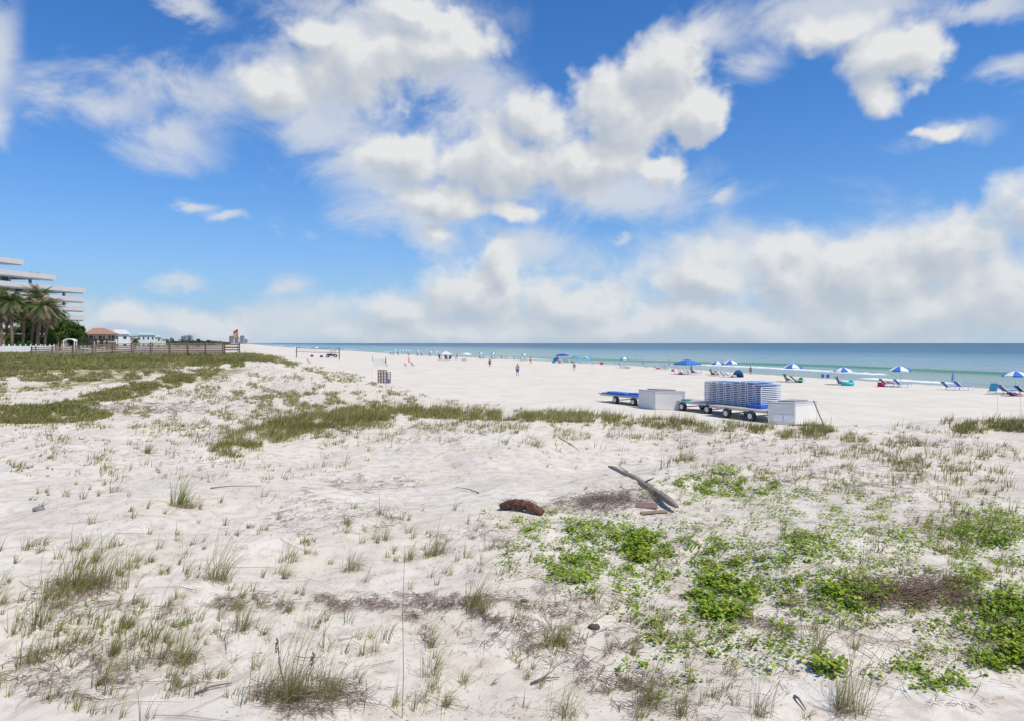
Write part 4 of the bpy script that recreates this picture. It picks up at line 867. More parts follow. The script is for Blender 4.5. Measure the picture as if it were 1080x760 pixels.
# soft things
def inflat(px, py, c, lab, rx=.8, rz_=.32):
    o = g1(px, py); r = empty('inflatable', o, .1, lab, 'inflatable'); MB().lathe([(rx*.45, .02), (rx*.62, .0), (rx*.85, .1), (rx*.9, .25), (rx*.8, .4), (rx*.6, .42), (rx*.5, .3), (rx*.45, .12)], 18).build('tube_ring', M(c, .4), r, True)
    MB().ball((rx*.55, 0, .5), (.22, .35, .16), 10).build('headrest', M(c, .4), r, True)
inflat(894, 406, (.02, .55, .58), 'turquoise inflatable ring lounger beside the navy chair', .85)
inflat(842.5, 403, (.02, .30, .10), 'green inflatable ring on the sand behind the green lounger', .55)
def bag(px, py, c, lab, w=.6):
    o = g1(px, py); r = empty('beach_bag', o, .2, lab, 'bag'); MB().box((0, 0, w*.33), (w, w*.5, w*.66)).build('bag_body', M(c, .7), r, bevel=.04)
    mb = MB()
    for y in (-w*.2, w*.2): mb.tube([(-w*.25, y, w*.6), (-w*.15, y, w*.95), (w*.15, y, w*.95), (w*.25, y, w*.6)], .02, 5)
    mb.build('handle', M(c, .7), r)
bag(929.3, 407.2, (.85, .02, .25), 'bright pink beach bag beside the pale lounger', .75); bag(709.5, 391.3, (.35, .02, .06), 'red beach bag left of the bright blue canopy', .5); bag(634.3, 384.2, (.5, .02, .05), 'small red bag near the closed brown umbrella', .8)
bag(717.7, 394.8, (.5, .08, .06), 'low dark red bag on the sand in front of the bright blue canopy', .6)
bag(339, 377, (.03, .04, .12), 'dark blue bin under the volleyball net, right one', 1.0); bag(329, 376.4, (.03, .04, .12), 'dark blue bin under the volleyball net, left one', 1.0)
q = MB().ball((0, 0, .2), .2, 14).build('beach_ball', M((.75, .77, .85), .5), None, True); q.location = g1(928.3, 404.6); tag(q, 'white beach ball behind the pink bag', 'ball')
def towel(px, py, c, lab, L=1.9):
    o = g1(px, py); vs = []; n = 8
    for i in range(n+1):
        for y in (-.4, .4): vs.append((i*L/n-L/2, y, float(H(o.x+i*L/n-L/2, o.y+y))-o.z+.03+.02*sin(i*2)))
    fs = [(2*i, 2*i+2, 2*i+3, 2*i+1) for i in range(n)]; q = MB().add(vs, fs).add([(x, y, z-.015) for x, y, z in vs], [f[::-1] for f in fs]).build('towel', M(c, .9)); q.location = o; tag(q, lab, 'towel')
towel(693.5, 389, (.62, .16, .12), 'coral red towel under the sunbathing person'); towel(661, 388, (.70, .30, .34), 'pink towel right of the lone dark chair'); towel(1068, 417.3, (.65, .10, .25), 'pink towel under the rightmost umbrella')
def tent(px, py, c, lab, sc=1):
    o = g1(px, py); r = empty('beach_tent', o, .3, lab, 'tent'); mb = MB(); n = 10; vs = []
    for i in range(n+1):
        a = pi*i/n
        for j in range(6): f = j/5; vs.append((cos(a)*.95*(1-f*.35), -.5+f*1.1, sin(a)*1.15*(1-f*.85)))
    mb.add(vs, [(i*6+j, i*6+j+1, (i+1)*6+j+1, (i+1)*6+j) for i in range(n) for j in range(5)]); mb.build('shell', M(c, .6), r, True); MB().box((0, .1, .02), (1.8, 1.2, .03)).build('floor_mat', M(DARK, .8), r); r.scale = (sc,)*3
tent(776.5, 397.4, (.06, .22, .55), 'small blue beach tent right of the touching umbrellas')
# volleyball net
def net(p0, p1, h, lab, col=(.12, .14, .25)):
    r = empty('volleyball_net', p0, 0, lab, 'net'); d = p1-p0
    for b_ in (Vector((0, 0, 0)), d):
        MB().tube([b_+Vector((0, 0, -.1)), b_+Vector((0, 0, h))], .17, 8).build('post', M((.16, .17, .22), .7), r)
    mb = MB(); z0, z1 = h*.58, h*.95
    for z in (z0, z1): mb.tube([Vector((0, 0, z)), d*.5+Vector((0, 0, z-.12)), d+Vector((0, 0, z))], .07, 5)
    mb.build('tape', M(col, .7), r); mb = MB(); n = 26
    for i in range(n+1): p = d*(i/n); s_g = .12*sin(pi*i/n); mb.tube([p+Vector((0, 0, z0-s_g)), p+Vector((0, 0, z1-s_g))], .012, 3)
    for k in range(1, 5): z = z0+(z1-z0)*k/5; mb.tube([Vector((0, 0, z)), d*.5+Vector((0, 0, z-.12)), d+Vector((0, 0, z))], .012, 3)
    mb.build('mesh', M((.3, .32, .38), .7), r)
pa = g1(312.7, 377.3); pb = g1(357.8, 379.2); net(pa, pb, (377.3-366.3)/F*pa.y, 'long volleyball net between two dark posts on the left of the beach')
pa = g1(394.5, 386); pb = g1(405, 385.6); r = empty('goal_frame', pa, 0, 'white goal frame with netting between two closed umbrellas', 'goal'); d = pb-pa; hh_ = 7.4/F*pa.y
MB().tube([(0, 0, 0), (0, 0, hh_), d+Vector((0, 0, hh_)), tuple(d)], .06, 6).build('frame', M((.68, .68, .62), .5), r)
mb = MB()
for i in range(12): mb.tube([d*(i/11)+Vector((0, 0, hh_)), d*(i/11)+Vector((0, .8, .02))], .02, 3)
for k in range(6): f = k/6; mb.tube([Vector((0, .8*f, hh_*(1-f))), d+Vector((0, .8*f, hh_*(1-f)))], .02, 3)
mb.build('netting', M((.62, .63, .6), .8), r)
# white marker stake below it
o = g1(392.4, 398.5); q = MB().tube([(0, 0, -.1), (0, 0, 1.35)], .03, 6).build('marker_stake', M((.6, .6, .58), .6)); q.location = o; tag(q, 'thin pale stake in the sand left of the wooden crate rack', 'stake')
# brown wooden rack of stacked frames
o = g1(404.5, 403.6); r = empty('wooden_rack', o, -.25, 'upright brown wooden lattice rack at the edge of the dune', 'rack'); wd = M((.19, .12, .10), .8, var=.2); sc = o.y/F
for k in range(3):
    x0 = (-6.2+k*3.7)*sc; fr = MB()
    for x in (x0, x0+3.0*sc): fr.box((x, -.12*k, 7*sc), (.09, .12, 14*sc))
    fr.build('upright_frame', wd, r); sl_ = MB()
    for i in range(9): sl_.box((x0+1.5*sc, -.12*k+.02, (1.2+i*1.55)*sc), (3.0*sc, .05, .09))
    sl_.build('slats', wd, r)
sd = MB()
for i in range(7): sd.box((5.2*sc, .1, (1+i*1.7)*sc), (1.6*sc, .8, .07))
for y in (-.3, .5): sd.box((5.9*sc, y, 6*sc), (.08, .08, 12*sc))
sd.build('side_ladder', M((.22, .17, .16), .8), r); MB().box((6.1*sc, -.2, 2*sc), (.5, .4, 4*sc), .2).build('folded_cover', M((.14, .17, .26), .8), r)
# beach utility cart
o = g1(350, 377.2); sc = o.y/F; r = empty('utility_cart', o, .15, 'dark beach buggy with yellow wheels behind the volleyball net', 'cart')
MB().box((-2.5*sc, 0, 3.3*sc), (5.5*sc, 1.5, 1.6*sc)).box((2.8*sc, 0, 2.8*sc), (4*sc, 1.5, 1.6*sc)).box((.2*sc, 0, 1.9*sc), (9*sc, 1.2, .8*sc)).build('body', M((.03, .03, .05), .5), r, bevel=.06)
for x in (-4.2, 3.8):
    for y in (-.75, .75):
        w_ = MB().lathe([(1.5*sc, -.14), (1.7*sc, -.08), (1.7*sc, .08), (1.5*sc, .14)], 16, (x*sc, y, 1.7*sc), 0, 'Y').build('wheel', M((.03, .03, .03), .8), r, True); MB().lathe([(1.0*sc, -.16), (1.0*sc, .16)], 12, (x*sc, y, 1.7*sc), 0, 'Y').build('rim', M((.55, .40, .05), .5), w_)
mb = MB()
for x in (-.9, 3.2): 
    for y in (-.6, .6): mb.tube([(x*sc, y, 3.5*sc), ((x+.3)*sc, y, 7.2*sc)], .05, 5)
mb.build('roof_frame', M((.5, .5, .5), .5), r); MB().box((1.4*sc, 0, 7.3*sc), (5.4*sc, 1.5, .12)).build('roof', M((.35, .33, .28), .6), r, bevel=.03)
MB().box((.2*sc, 0, 4.7*sc), (.35, 1.2, 1.8*sc)).box((1.2*sc, 0, 3.9*sc), (2*sc, 1.2, .3)).build('seat', M((.65, .66, .68), .6), r, bevel=.04)
# ------------------------------------------------------------------ people
person(545.8, 396.2, 'person in grey shirt and blue shorts walking on the open sand', 'walk', 1.8, pi/2+.1, top=(.30, .25, .30), bottom=(.03, .04, .30), skin=(.30, .17, .12))
person(516.5, 387.2, 'sunburnt person in dark swimwear standing left of the grey shirted one', 'stand', 1.75, -1.2, skin=(.36, .14, .09), bottom=(.08, .03, .06), top=(.12, .04, .06))
person(605.7, 390.2, 'person in white top and dark shorts standing in front of the teal umbrella', 'stand', 1.7, -1.4, top=(.7, .68, .66), bottom=(.12, .08, .08))
person(559.6, 383.8, 'person in red swimsuit bending by the teal and white umbrella', 'walk', 1.7, -.4, top=(.55, .08, .05), bottom=(.55, .08, .05), skin=(.42, .22, .16))
person(791.7, 394.8, 'tanned person standing in the shallow water by the touching umbrellas', 'stand', 1.5, pi/2, skin=(.28, .12, .08), bottom=(.16, .05, .04))
person(730, 394.6, 'person in orange shirt sitting at the right of the bright blue canopy', 'sit', 1.7, -.2, top=(.6, .16, .05), bottom=(.05, .1, .3), skin=(.42, .22, .15))
person(590, 383.4, 'person in pink top sitting beside the tipped cyan umbrella', 'sit', 1.7, -.8, top=(.65, .06, .22), bottom=(.1, .05, .1))
person(588, 381.8, 'dark haired person standing under the left edge of the navy umbrella', 'stand', 1.7, -1, top=(.05, .05, .10), bottom=(.05, .05, .12), skin=(.25, .13, .09))
person(603.2, 383.5, 'person in tan top sitting left of the closed umbrella under the teal one', 'sit', 1.7, -.6, top=(.36, .22, .10), bottom=(.1, .1, .15))
person(0, 0, 'sunbathing person with reddish skin lying on the pale lounger by the pink bag', 'lie', 1.7, .05, skin=(.34, .13, .08), bottom=(.1, .05, .1), loc=g1(934, 407.6))
person(0, 0, 'person in purple top reclining in the dark purple chair', 'sit', 1.6, -.6, top=(.12, .03, .16), bottom=(.05, .03, .12), loc=g1(829.8, 402.6)-Vector((0, 0, .08)))
person(0, 0, 'person in blue top sitting in the navy chair by the turquoise inflatable', 'sit', 1.6, -.3, top=(.05, .08, .32), bottom=(.05, .05, .2), loc=g1(884.8, 405.7)-Vector((0, 0, .08)))
person(0, 0, 'person lying on the pink towel under the rightmost umbrella', 'lie', 1.7, .1, skin=(.38, .2, .14), top=(.03, .04, .18), bottom=(.03, .04, .2), loc=g1(1068, 417.3)-Vector((0, 0, .3)))
person(0, 0, 'sunbathing person lying on the coral towel', 'lie', 1.7, .1, skin=(.42, .16, .11), bottom=(.4, .06, .05), loc=g1(693.5, 389)-Vector((0, 0, .3)))
person(0, 0, 'person lying on the pink towel by the lone teal and white umbrella', 'lie', 1.6, .1, skin=(.42, .22, .18), bottom=(.6, .1, .2), loc=g1(661, 388)-Vector((0, 0, .3)))
person(0, 0, 'person in dark clothes sitting in the leftmost chair under the touching umbrellas', 'sit', 1.6, -.6, top=(.05, .03, .06), bottom=(.03, .03, .08), loc=g1(751, 396)-Vector((0, 0, .08)))
person(482, 378.8, 'person in salmon top standing right of the white topped canopy', 'stand', 1.7, -1, top=(.6, .28, .2), bottom=(.1, .1, .35))
person(463.4, 379.6, 'person in dark clothes standing at the left leg of the white topped canopy', 'stand', 1.75, -1, top=(.03, .03, .07), bottom=(.15, .07, .05), skin=(.25, .13, .1))

# ------------------------------------------------------------------ wagons, lounger stacks and storage boxes
EV = Vector((.5, -.866, 0)); EA = math.atan2(EV.y, EV.x)
def wagon(px, py, L, Wd, lab, wheels, grp='beach wagons'):
    """origin on the ground under the far end of the near side; x along the wagon towards the viewer, y away from it"""
    o = g1(px, py); r = empty('beach_wagon', o, EA, lab, 'wagon', grp); gm = M((.50, .50, .50), .45, var=.08); dz = .62
    fr = MB()
    for y in (.06, Wd-.06): fr.box((L/2, y, dz), (L, .07, .11))
    for k in range(7): fr.box((.1+k*(L-.2)/6, Wd/2, dz-.005), (.06, Wd-.2, .08))
    fr.build('frame', gm, r); MB().box((L/2, Wd/2, dz+.075), (L, Wd, .03)).build('deck', M((.42, .40, .37), .7), r)
    for x in wheels:
        MB().box((x, Wd/2, .30), (.07, Wd-.3, .07)).build('axle', gm, r)
        for y in (.02, Wd-.02):
            w_ = MB().lathe([(.15, -.13), (.26, -.13), (.315, -.09), (.32, 0), (.315, .09), (.26, .13), (.15, .13)], 24, (x, y, .32), 0, 'Y').build('wheel', M((.035, .03, .03), .8), r, True)
            rm = MB(); rm.lathe([(.17, -.145), (.17, .145)], 18, (x, y, .32), 0, 'Y'); rm.lathe([(.06, -.17), (.06, .17)], 10, (x, y, .32), 0, 'Y'); rm.build('rim', M((.62, .62, .62), .4), w_)
            for sx_ in (-.1, .1): MB().box((x+sx_, y+(.16 if y < 1 else -.16), .45), (.04, .03, .3)).build('bracket', gm, r)
    tg = MB(); tg.box((-.65, Wd/2, dz-.02), (1.3, .08, .08)); tg.box((-1.25, Wd/2, dz+.02), (.12, .3, .06)); tg.build('tongue', gm, r)
    return r, o
w1_, o1 = wagon(632.5, 423.4, 5.4, 1.9, 'grey four wheeled wagon carrying flat blue pads, left of the first white box', [2.1, 4.3])
def onw(w, x, y, z): return w.location+Matrix.Rotation(EA, 3, 'Z') @ Vector((x, y, z))
pd = MB
for i, (x, y, L_, z, c_) in enumerate([(1.35, .5, 2.5, .75, (.05, .20, .62)), (4.05, .5, 2.5, .75, (.05, .20, .62)), (1.3, 1.35, 2.5, .75, (.04, .18, .60)), (4.0, 1.35, 2.5, .75, (.04, .18, .60)), (1.9, .52, 2.3, .87, (.06, .24, .66)), (4.1, .95, 2.2, .87, (.05, .22, .64))]):
    q = MB().box((0, 0, 0), (L_, .78, .11)).build('blue_pad', M(c_, .6, var=.1), bevel=.03); q.location = onw(w1_, x, y, z); q.rotation_euler = (0, 0, EA)
    tag(q, 'blue foam pad on the left wagon, ' + ['bottom layer near side at the far end', 'bottom layer near side at the near end', 'bottom layer far side at the far end', 'bottom layer far side at the near end', 'top layer at the far end', 'top layer at the near end'][i], 'pad', 'blue pads on the left wagon')
w2_, o2 = wagon(706, 434.5-3.2, 4.6, 2.0, 'half empty grey wagon at the left end of the lounger stacks', [1.35, 3.75])
w3_, o3 = wagon(747.5, 438.2, 4.7, 2.0, 'grey wagon loaded with tall lounger stacks', [1.55, 3.5])
def mk_stacked():
    r = root('stacked_lounger'); wm_ = M((.80, .81, .83), .45, var=.04); fr = MB()
    for x in (-.25, .25): fr.box((x, 0, .05), (.06, 1.95, .055))
    for y in (-.95, -.3, .3, .95): fr.box((0, y, .04), (.50, .055, .045))
    fr.build('frame', wm_, r); MB().box((0, 0, .078), (.43, 1.86, .022)).build('sling', M((.08, .18, .45), .7), r)
    for x in (-.22, .22):
        for y in (-.9, .9): MB().box((x, y, -.005), (.045, .05, .07)).build('leg', wm_, r)
    return r
ordn = ['first', 'second', 'third', 'fourth', 'fifth', 'sixth', 'seventh', 'eighth', 'ninth', 'tenth', 'eleventh', 'twelfth', 'thirteenth']
a_ = Vector((13.35, 47.6, 0)); base_z = float(w3_.location.z)+.72
NV = Vector((-EV.y, EV.x, 0))
for c_i in range(8):
    nl = [12, 12, 12, 12, 12, 13, 12, 11][c_i]
    for l_i in range(nl):
        p = a_+EV*(.30+c_i*.62)+NV*(1.0+random.uniform(-.02, .02)); p.z = base_z+.03+l_i*.122
        lev = 'topmost' if l_i == nl-1 else ordn[l_i]+' from the bottom'
        inst('stk', mk_stacked, p, EA+random.uniform(-.02, .02), 'white framed blue lounger, %s in the %s stack from the left' % (lev, ordn[c_i]), 'lounger', 'loungers stacked on the wagons')
for i, (c_i, dz_) in enumerate([(4, 0), (6, 0), (7, 0)]):
    q = MB().box((0, 0, 0), (.6, 1.9, .05)).build('blue_pad', M((.12, .30, .62), .6, var=.1), bevel=.02); nl = [12, 12, 12, 12, 12, 13, 12, 11][c_i]
    q.location = a_+EV*(.30+c_i*.62)+NV*1.0+Vector((0, 0, base_z+.03+nl*.122+.04)); q.rotation_euler = (0, 0, EA); tag(q, 'blue pad lying on top of the %s lounger stack' % ordn[c_i], 'pad', 'blue pads on the stacks')
q = MB().box((0, 0, 0), (1.1, 1.7, .22)).build('blue_pad', M((.03, .14, .62), .6, var=.1), bevel=.05); q.location = a_+EV*4.75+NV*.35+Vector((0, 0, base_z+.1)); q.rotation_euler = (0, 0, EA); tag(q, 'thick blue pad sticking out under the rightmost lounger stack', 'pad')
q = MB().box((0, 0, 0), (.6, .5, .1)).build('blue_pad', M((.02, .36, .42), .6), bevel=.03); q.location = onw(w2_, 1.2, .5, .77); q.rotation_euler = (0, 0, EA); tag(q, 'small teal pad on the empty end of the middle wagon', 'pad')
def sbox(cx, cy, L1, d1, L2, d2, h, lab, lidgrow=.04):
    """cx,cy pixel of the near bottom corner; two side directions"""
    o = g1(cx, cy); d1 = Vector(d1).normalized(); d2 = Vector(d2).normalized(); r = empty('storage_box', o, 0, lab, 'storage box', 'white beach storage boxes')
    pl = [(0, 0), tuple(d1*L1), tuple(d1*L1+d2*L2), tuple(d2*L2)]
    wm_ = M((.74, .715, .665), .6, 'painted_plywood', .07, 2.5)
    MB().prism(pl, -.1, h).build('body', wm_, r, bevel=.015)
    cen = d1*L1/2+d2*L2/2
    MB().prism([tuple(cen+(Vector(p)-cen)*1.03) for p in pl], h+.003, h+.05).build('lid', M((.55, .54, .52), .6), r, bevel=.01)
    MB().prism([tuple(cen+(Vector(p)-cen)*.62) for p in pl], h+.05, h+.13).build('hatch', M((.33, .31, .30), .7), r, bevel=.02)
    tr = MB()
    for p in pl: q = cen+(Vector(p)-cen)*1.0; 
    for (u, L_) in ((d1, L1), (d2, L2)):
        n_ = Vector((-u.y, u.x)); n_ = n_ if n_.dot(cen) < 0 else -n_
        for z in (.10, h-.06):
            c0 = u*L_/2+n_*.012; tr.box((c0.x, c0.y, z), (L_-.08, .02, .07), math.atan2(u.y, u.x))
        for f in (.03, .97):
            c0 = u*L_*f+n_*.012; tr.box((c0.x, c0.y, h/2), (.07, .02, h-.22), math.atan2(u.y, u.x))
    tr.build('trim', wm_, r)
    return r, o, d1, d2
sbox(690.6, 431.8, 2.15, (.92, -.39*.4), 2.0, (-.42, .91), 1.33, 'white plywood storage box with dark hatch behind the middle wagon')
r, o, d1, d2 = sbox(838.3, 448.3, 1.55, (-.80, .60), 2.5, (.80, .60), 1.27, 'white storage box with a small pale panel, half hidden by grass on the right')
c0 = d1*.62; n_ = Vector((-d1.y, d1.x)); n_ = n_ if n_.y < 0 else -n_; c0 = c0+n_*.035
mb = MB(); ang = math.atan2(d1.y, d1.x)
for f in (.35, .95): p = d1*f+n_*.04; mb.box((p.x, p.y, .38), (.55, .02, .42), ang)
mb.build('panel', M((.82, .82, .82), .5), r, bevel=.004)
# leaning pole with guy line, right of the box
o = g1(871, 451); top = at(858, 422, o.y+.4)-o; r = empty('leaning_pole', o, 0, 'dark pole leaning left beside the right storage box', 'pole'); MB().tube([(0, 0, -.1), tuple(top)], .025, 6).build('shaft', M((.10, .09, .10), .6), r)
MB().tube([tuple(top*.9), tuple(top*.5+Vector((.55, 0, .1))), (1.5, .2, .1)], .004, 4).build('guy_line', M((.35, .35, .35), .7), r)
o = g1(850, 452.5); q = MB().box((0, 0, 0), (1.6, .08, .05), .02).build('plank', M((.14, .11, .09), .8)); q.location = o+Vector((0, 0, .22)); tag(q, 'dark thin plank lying at the foot of the right storage box', 'plank')
for px, lab in ((1052, 'thin pale stake in the beach sand, left one of two at the right edge'), (1076, 'thin pale stake in the beach sand, right one of two at the right edge')):
    o = g1(px, 436); q = MB().tube([(0, 0, -.1), (.02, 0, 1.25)], .010, 5).build('marker_stake', M((.45, .44, .42), .7)); q.location = o; tag(q, lab, 'stake', 'thin stakes on the beach')

# ------------------------------------------------------------------ boardwalk, fence, pergola, arbour
def boardwalk():
    A0 = np.array([-57.6, 82.2]); u = Vector((N[0], N[1], 0)); L = 21.0
    o = Vector((A0[0], A0[1], 0)); r = empty('boardwalk', o, math.atan2(u.y, u.x), 'brown wooden boardwalk with railings crossing the back dune', 'boardwalk')
    wd = M((.24, .18, .15), .85, 'boardwalk_wood', .22, 3); zd = [4.98+.40*float(ss(0, 12, x))+.0*x for x in np.linspace(0, L, 9)]
    X = np.linspace(0, L, 9)
    def z_at(x): return 4.45+.50*float(ss(0, 12, x))
    dk = MB()
    for i in range(60):
        x = L*(i+.5)/60; dk.box((x, 0, z_at(x)), (L/60-.015, 1.7, .05))
    dk.build('deck', wd, r)
    st_g = MB()
    for y in (-.8, .8):
        for i in range(12): x0, x1 = L*i/12, L*(i+1)/12; st_g.tube([(x0, y, z_at(x0)-.14), (x1, y, z_at(x1)-.14)], .09, 4)
    st_g.build('joists', wd, r)
    for side, nm in ((-.88, 'rail'), (.88, 'rail')):
        rl = MB()
        for hz_ in (.10, .32, .54, .76, 1.0):
            for i in range(12):
                x0, x1 = L*i/12, L*(i+1)/12; a = math.atan2(z_at(x1)-z_at(x0), x1-x0); rl.box(((x0+x1)/2, side, (z_at(x0)+z_at(x1))/2+hz_), (x1-x0+.02, .045, .15 if hz_ < .9 else .09), 0, 0, 0, -a)
        rl.build(nm, wd, r)
        for i in range(11):
            x = L*i/10; gx_, gy_ = A0+N*x; gz_ = float(H(gx_, gy_))
            MB().box((x, side, (gz_-.3+z_at(x)+1.14)/2), (.13, .13, z_at(x)+1.14-gz_+.3)).build('post', M((.12, .08, .065), .85, var=.2), r)
    mb = MB()
    for x in (L+.2, L+2.0):
        for y in (-.88, .88): mb.box((x, y, 5.0), (.16, .16, 2.2))
    mb.build('end_post', M((.12, .08, .065), .85, var=.2), r)
    mb = MB()
    for z in (5.1, 5.45, 5.8): mb.box((L+1.1, -.88, z), (1.7, .06, .16))
    mb.box((L+1.1, .88, 5.8), (1.7, .06, .14)); mb.box((L+1.1, -.3, 5.35), (1.7, .45, .05)); mb.build('bench', M((.17, .11, .09), .85, var=.2), r)
    rp = MB()
    for k in range(14): rp.box((L+2.2+k*.35, 0, 4.8-.17*k), (.33, 1.7, .05), 0, 0, 0, .45)
    rp.build('ramp', wd, r)
    return o, u, L
bo, bu, bL = boardwalk()
# flags at the boardwalk end
o = g1(250.6, 374); r = empty('flagpole', o, 0, 'pole with red and yellow warning flags at the boardwalk end', 'flagpole'); hp = 26.5/F*o.y
MB().tube([(0, 0, -.2), (0, 0, hp)], .05, 6).build('pole', M((.35, .2, .18), .6), r)
for z, c_ in ((hp-.45, (.60, .06, .12)), (hp-1.0, (.62, .42, .05))):
    vs = []
    for i in range(7):
        for zz in (0, .5): vs.append((-.05-.09*i, .05*sin(i*1.1), z+zz-.35*(i/6)))
    MB().add(vs, [(2*i, 2*i+2, 2*i+3, 2*i+1) for i in range(6)]).add([(x, y+.01, zz) for x, y, zz in vs], [(2*i+1, 2*i+3, 2*i+2, 2*i) for i in range(6)]).build('flag', M(c_, .7), r)
# white picket fence
F0 = Vector((-81.5, 98, 0)); F1 = Vector((-94.5, 141, 0)); fd = (F1-F0); fl = fd.length; fu = fd.normalized()
r = empty('picket_fence', F0, math.atan2(fu.y, fu.x), 'long low white picket fence in front of the palms', 'fence'); wp_ = M((.80, .80, .79), .5, var=.04)
pk = MB(); n = int(fl/.16)
for i in range(n):
    x = i*.16; p = F0+fu*x; z = float(H(p.x, p.y)); pk.xz([(x-.055, z+.02), (x+.055, z+.02), (x+.055, z+.98), (x, z+1.06), (x-.055, z+.98)], -.012, .012)
pk.build('pickets', wp_, r); rl = MB()
for hz_ in (.3, .8):
    for i in range(20):
        x0, x1 = fl*i/20, fl*(i+1)/20; pA, pB = F0+fu*x0, F0+fu*x1; rl.tube([(x0, .04, float(H(pA.x, pA.y))+hz_), (x1, .04, float(H(pB.x, pB.y))+hz_)], .04, 4)
rl.build('rails', wp_, r)
for i in range(19):
    x = fl*i/18; p = F0+fu*x; z = float(H(p.x, p.y)); MB().box((x, .06, z+.62), (.14, .14, 1.25)).lathe([(.10, z+1.25), (.06, z+1.35), (.0, z+1.40)], 8, (x, .06, 0)).build('post', wp_, r)
def gz(x, y): return float(H(x, y))
def ob_at(px, Y): x = (px-CX)/F*Y; return Vector((x, Y, gz(x, Y)))
# white arbour gate
o = ob_at(74, 140); sc = 140/F; r = empty('garden_arbour', o, .25, 'white arched garden arbour at the end of the picket fence', 'arbour')
mb = MB()
for x in (-5, 5): 
    for y in (-.6, .6): mb.box((x*sc, y, 1.0), (.14, .14, 2.0))
mb.build('post', wp_, r); mb = MB(); arc = [(5.8*sc*cos(a), 1.95+3.2*sc*sin(a)) for a in np.linspace(0, pi, 13)]
mb.xz(arc+[(x*.82, (z-1.95)*.75+1.95) for x, z in arc[::-1]], -.75, .75); mb.build('arch', wp_, r); mb = MB()
for x in (-5, 5):
    for k in range(6): mb.box((x*sc, 0, .3+k*.3), (.03, 1.2, .04))
for k in range(9): mb.box(((-4+k)*sc, -.5, .55), (.07, .03, 1.0))
mb.build('gate', wp_, r)
# pergola
o = ob_at(97, 145); sc = 145/F; r = empty('pergola', o, .1, 'dark brown timber pergola beside the white arbour', 'pergola'); dw = M((.07, .045, .035), .8)
for x in (-12, -7.5, 7, 11.5):
    for y in (-1.2, 1.4): MB().box((x*sc, y, 1.15), (.28, .28, 2.3)).build('post', dw, r)
MB().box((0, -1.2, 2.36), (29*sc, .18, .22)).box((0, 1.4, 2.36), (29*sc, .18, .22)).build('beam', dw, r); mb = MB()
for k in range(16): mb.box(((-13.5+k*1.8)*sc, .1, 2.52), (.08, 3.6, .1))
mb.build('slats', dw, r)
o = ob_at(98, 138); sc = 138/F; r = empty('low_fence', o, .1, 'low white slatted fence in front of the pergola', 'fence'); mb = MB()
for z in (.25, .5, .75): mb.box((0, 0, z), (24*sc, .04, .12))
mb.build('rails', wp_, r)
for k in range(7): MB().box(((-12+k*4)*sc, .05, .45), (.12, .12, 1.0)).build('post', wp_, r)

# ------------------------------------------------------------------ hotel with stepped balconies
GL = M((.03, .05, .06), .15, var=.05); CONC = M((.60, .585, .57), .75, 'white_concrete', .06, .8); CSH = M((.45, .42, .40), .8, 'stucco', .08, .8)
A = Vector((-141.7, 189, 0)); uh = Vector((.213, .977, 0)); ah = math.atan2(uh.y, uh.x)
r = empty('hotel', A, ah, 'large white stepped hotel with pointed balcony decks behind the palms', 'hotel')
# local x runs along the seaward front (away), local y to the left (inland)
tips = [(7.1, 29.9), (17.8, 26.5), (28.6, 23.35), (28.6, 20.45), (28.6, 17.55), (28.6, 14.65), (28.6, 11.75), (28.6, 8.85)]
for L_, z in tips:
    MB().prism([(-45, 0), (L_, 0), (L_-4.5, 3.4), (L_-8, 14), (-45, 14)], z-1.4, z).prism([(-44.9, .25), (L_-.6, .25), (L_-4.8, 3.2), (L_-8.2, 13.8), (-44.9, 13.8)], z+.003-1.75, z-1.403).build('balcony_deck', CONC, r)
ends = [-4, 5.5, 17, 17, 17, 17, 17]
for k in range(7):
    z1 = tips[k][1]-1.4; z0 = tips[k+1][1]; e = ends[k]
    if k > 0 or True:
        MB().prism([(-45, 2.6), (e, 2.6), (e-2, 12.5), (-45, 12.5)], z0-1.5, z1+.002).build('wall', CSH, r)
    x = -24.0; 
    while x < e-2:
        w_ = MB().box((x+1.2, 2.56, (z0+z1)/2-.1), (2.4, .1, z1-z0+1.0)).build('window', M((.10, .30, .24), .5), r)
        MB().box((x+.75, 2.49, (z0+z1)/2-.1), (.95, .06, z1-z0+.8)).box((x+1.75, 2.49, (z0+z1)/2-.1), (.8, .06, z1-z0+.8)).build('pane', GL, w_); x += 4.4
    for xc in ([e+5.0, ] if k else []): MB().box((xc, 1.4, (z0+z1)/2-.6), (.55, .6, z1-z0+1.6)).build('column', M((.20, .19, .20), .7), r)
MB().prism([(-45, 2.6), (17, 2.6), (15, 12.5), (-45, 12.5)], 2, 8).build('base_wall', CSH, r)
for x in (11, 13.2): MB().box((x, 1.5, 26.7), (.8, .6, .4)).build('roof_unit', M((.3, .3, .3), .6), r)

def windows(r, spec, y, fm=None, out=-1):
    for x0, z0, w, h in spec:
        f = MB().box((x0+w/2, y+out*.03, z0+h/2), (w, .08, h)).build('window', fm or M((.7, .7, .7), .5), r)
        MB().box((x0+w/2, y+out*.085, z0+h/2), (w-.25, .05, h-.25)).build('pane', GL, f)
def house(px, Y, lab, cat='house', rz=0, name='house'):
    o = ob_at(px, Y); return empty(name, o, rz, lab, cat), Y/F, o
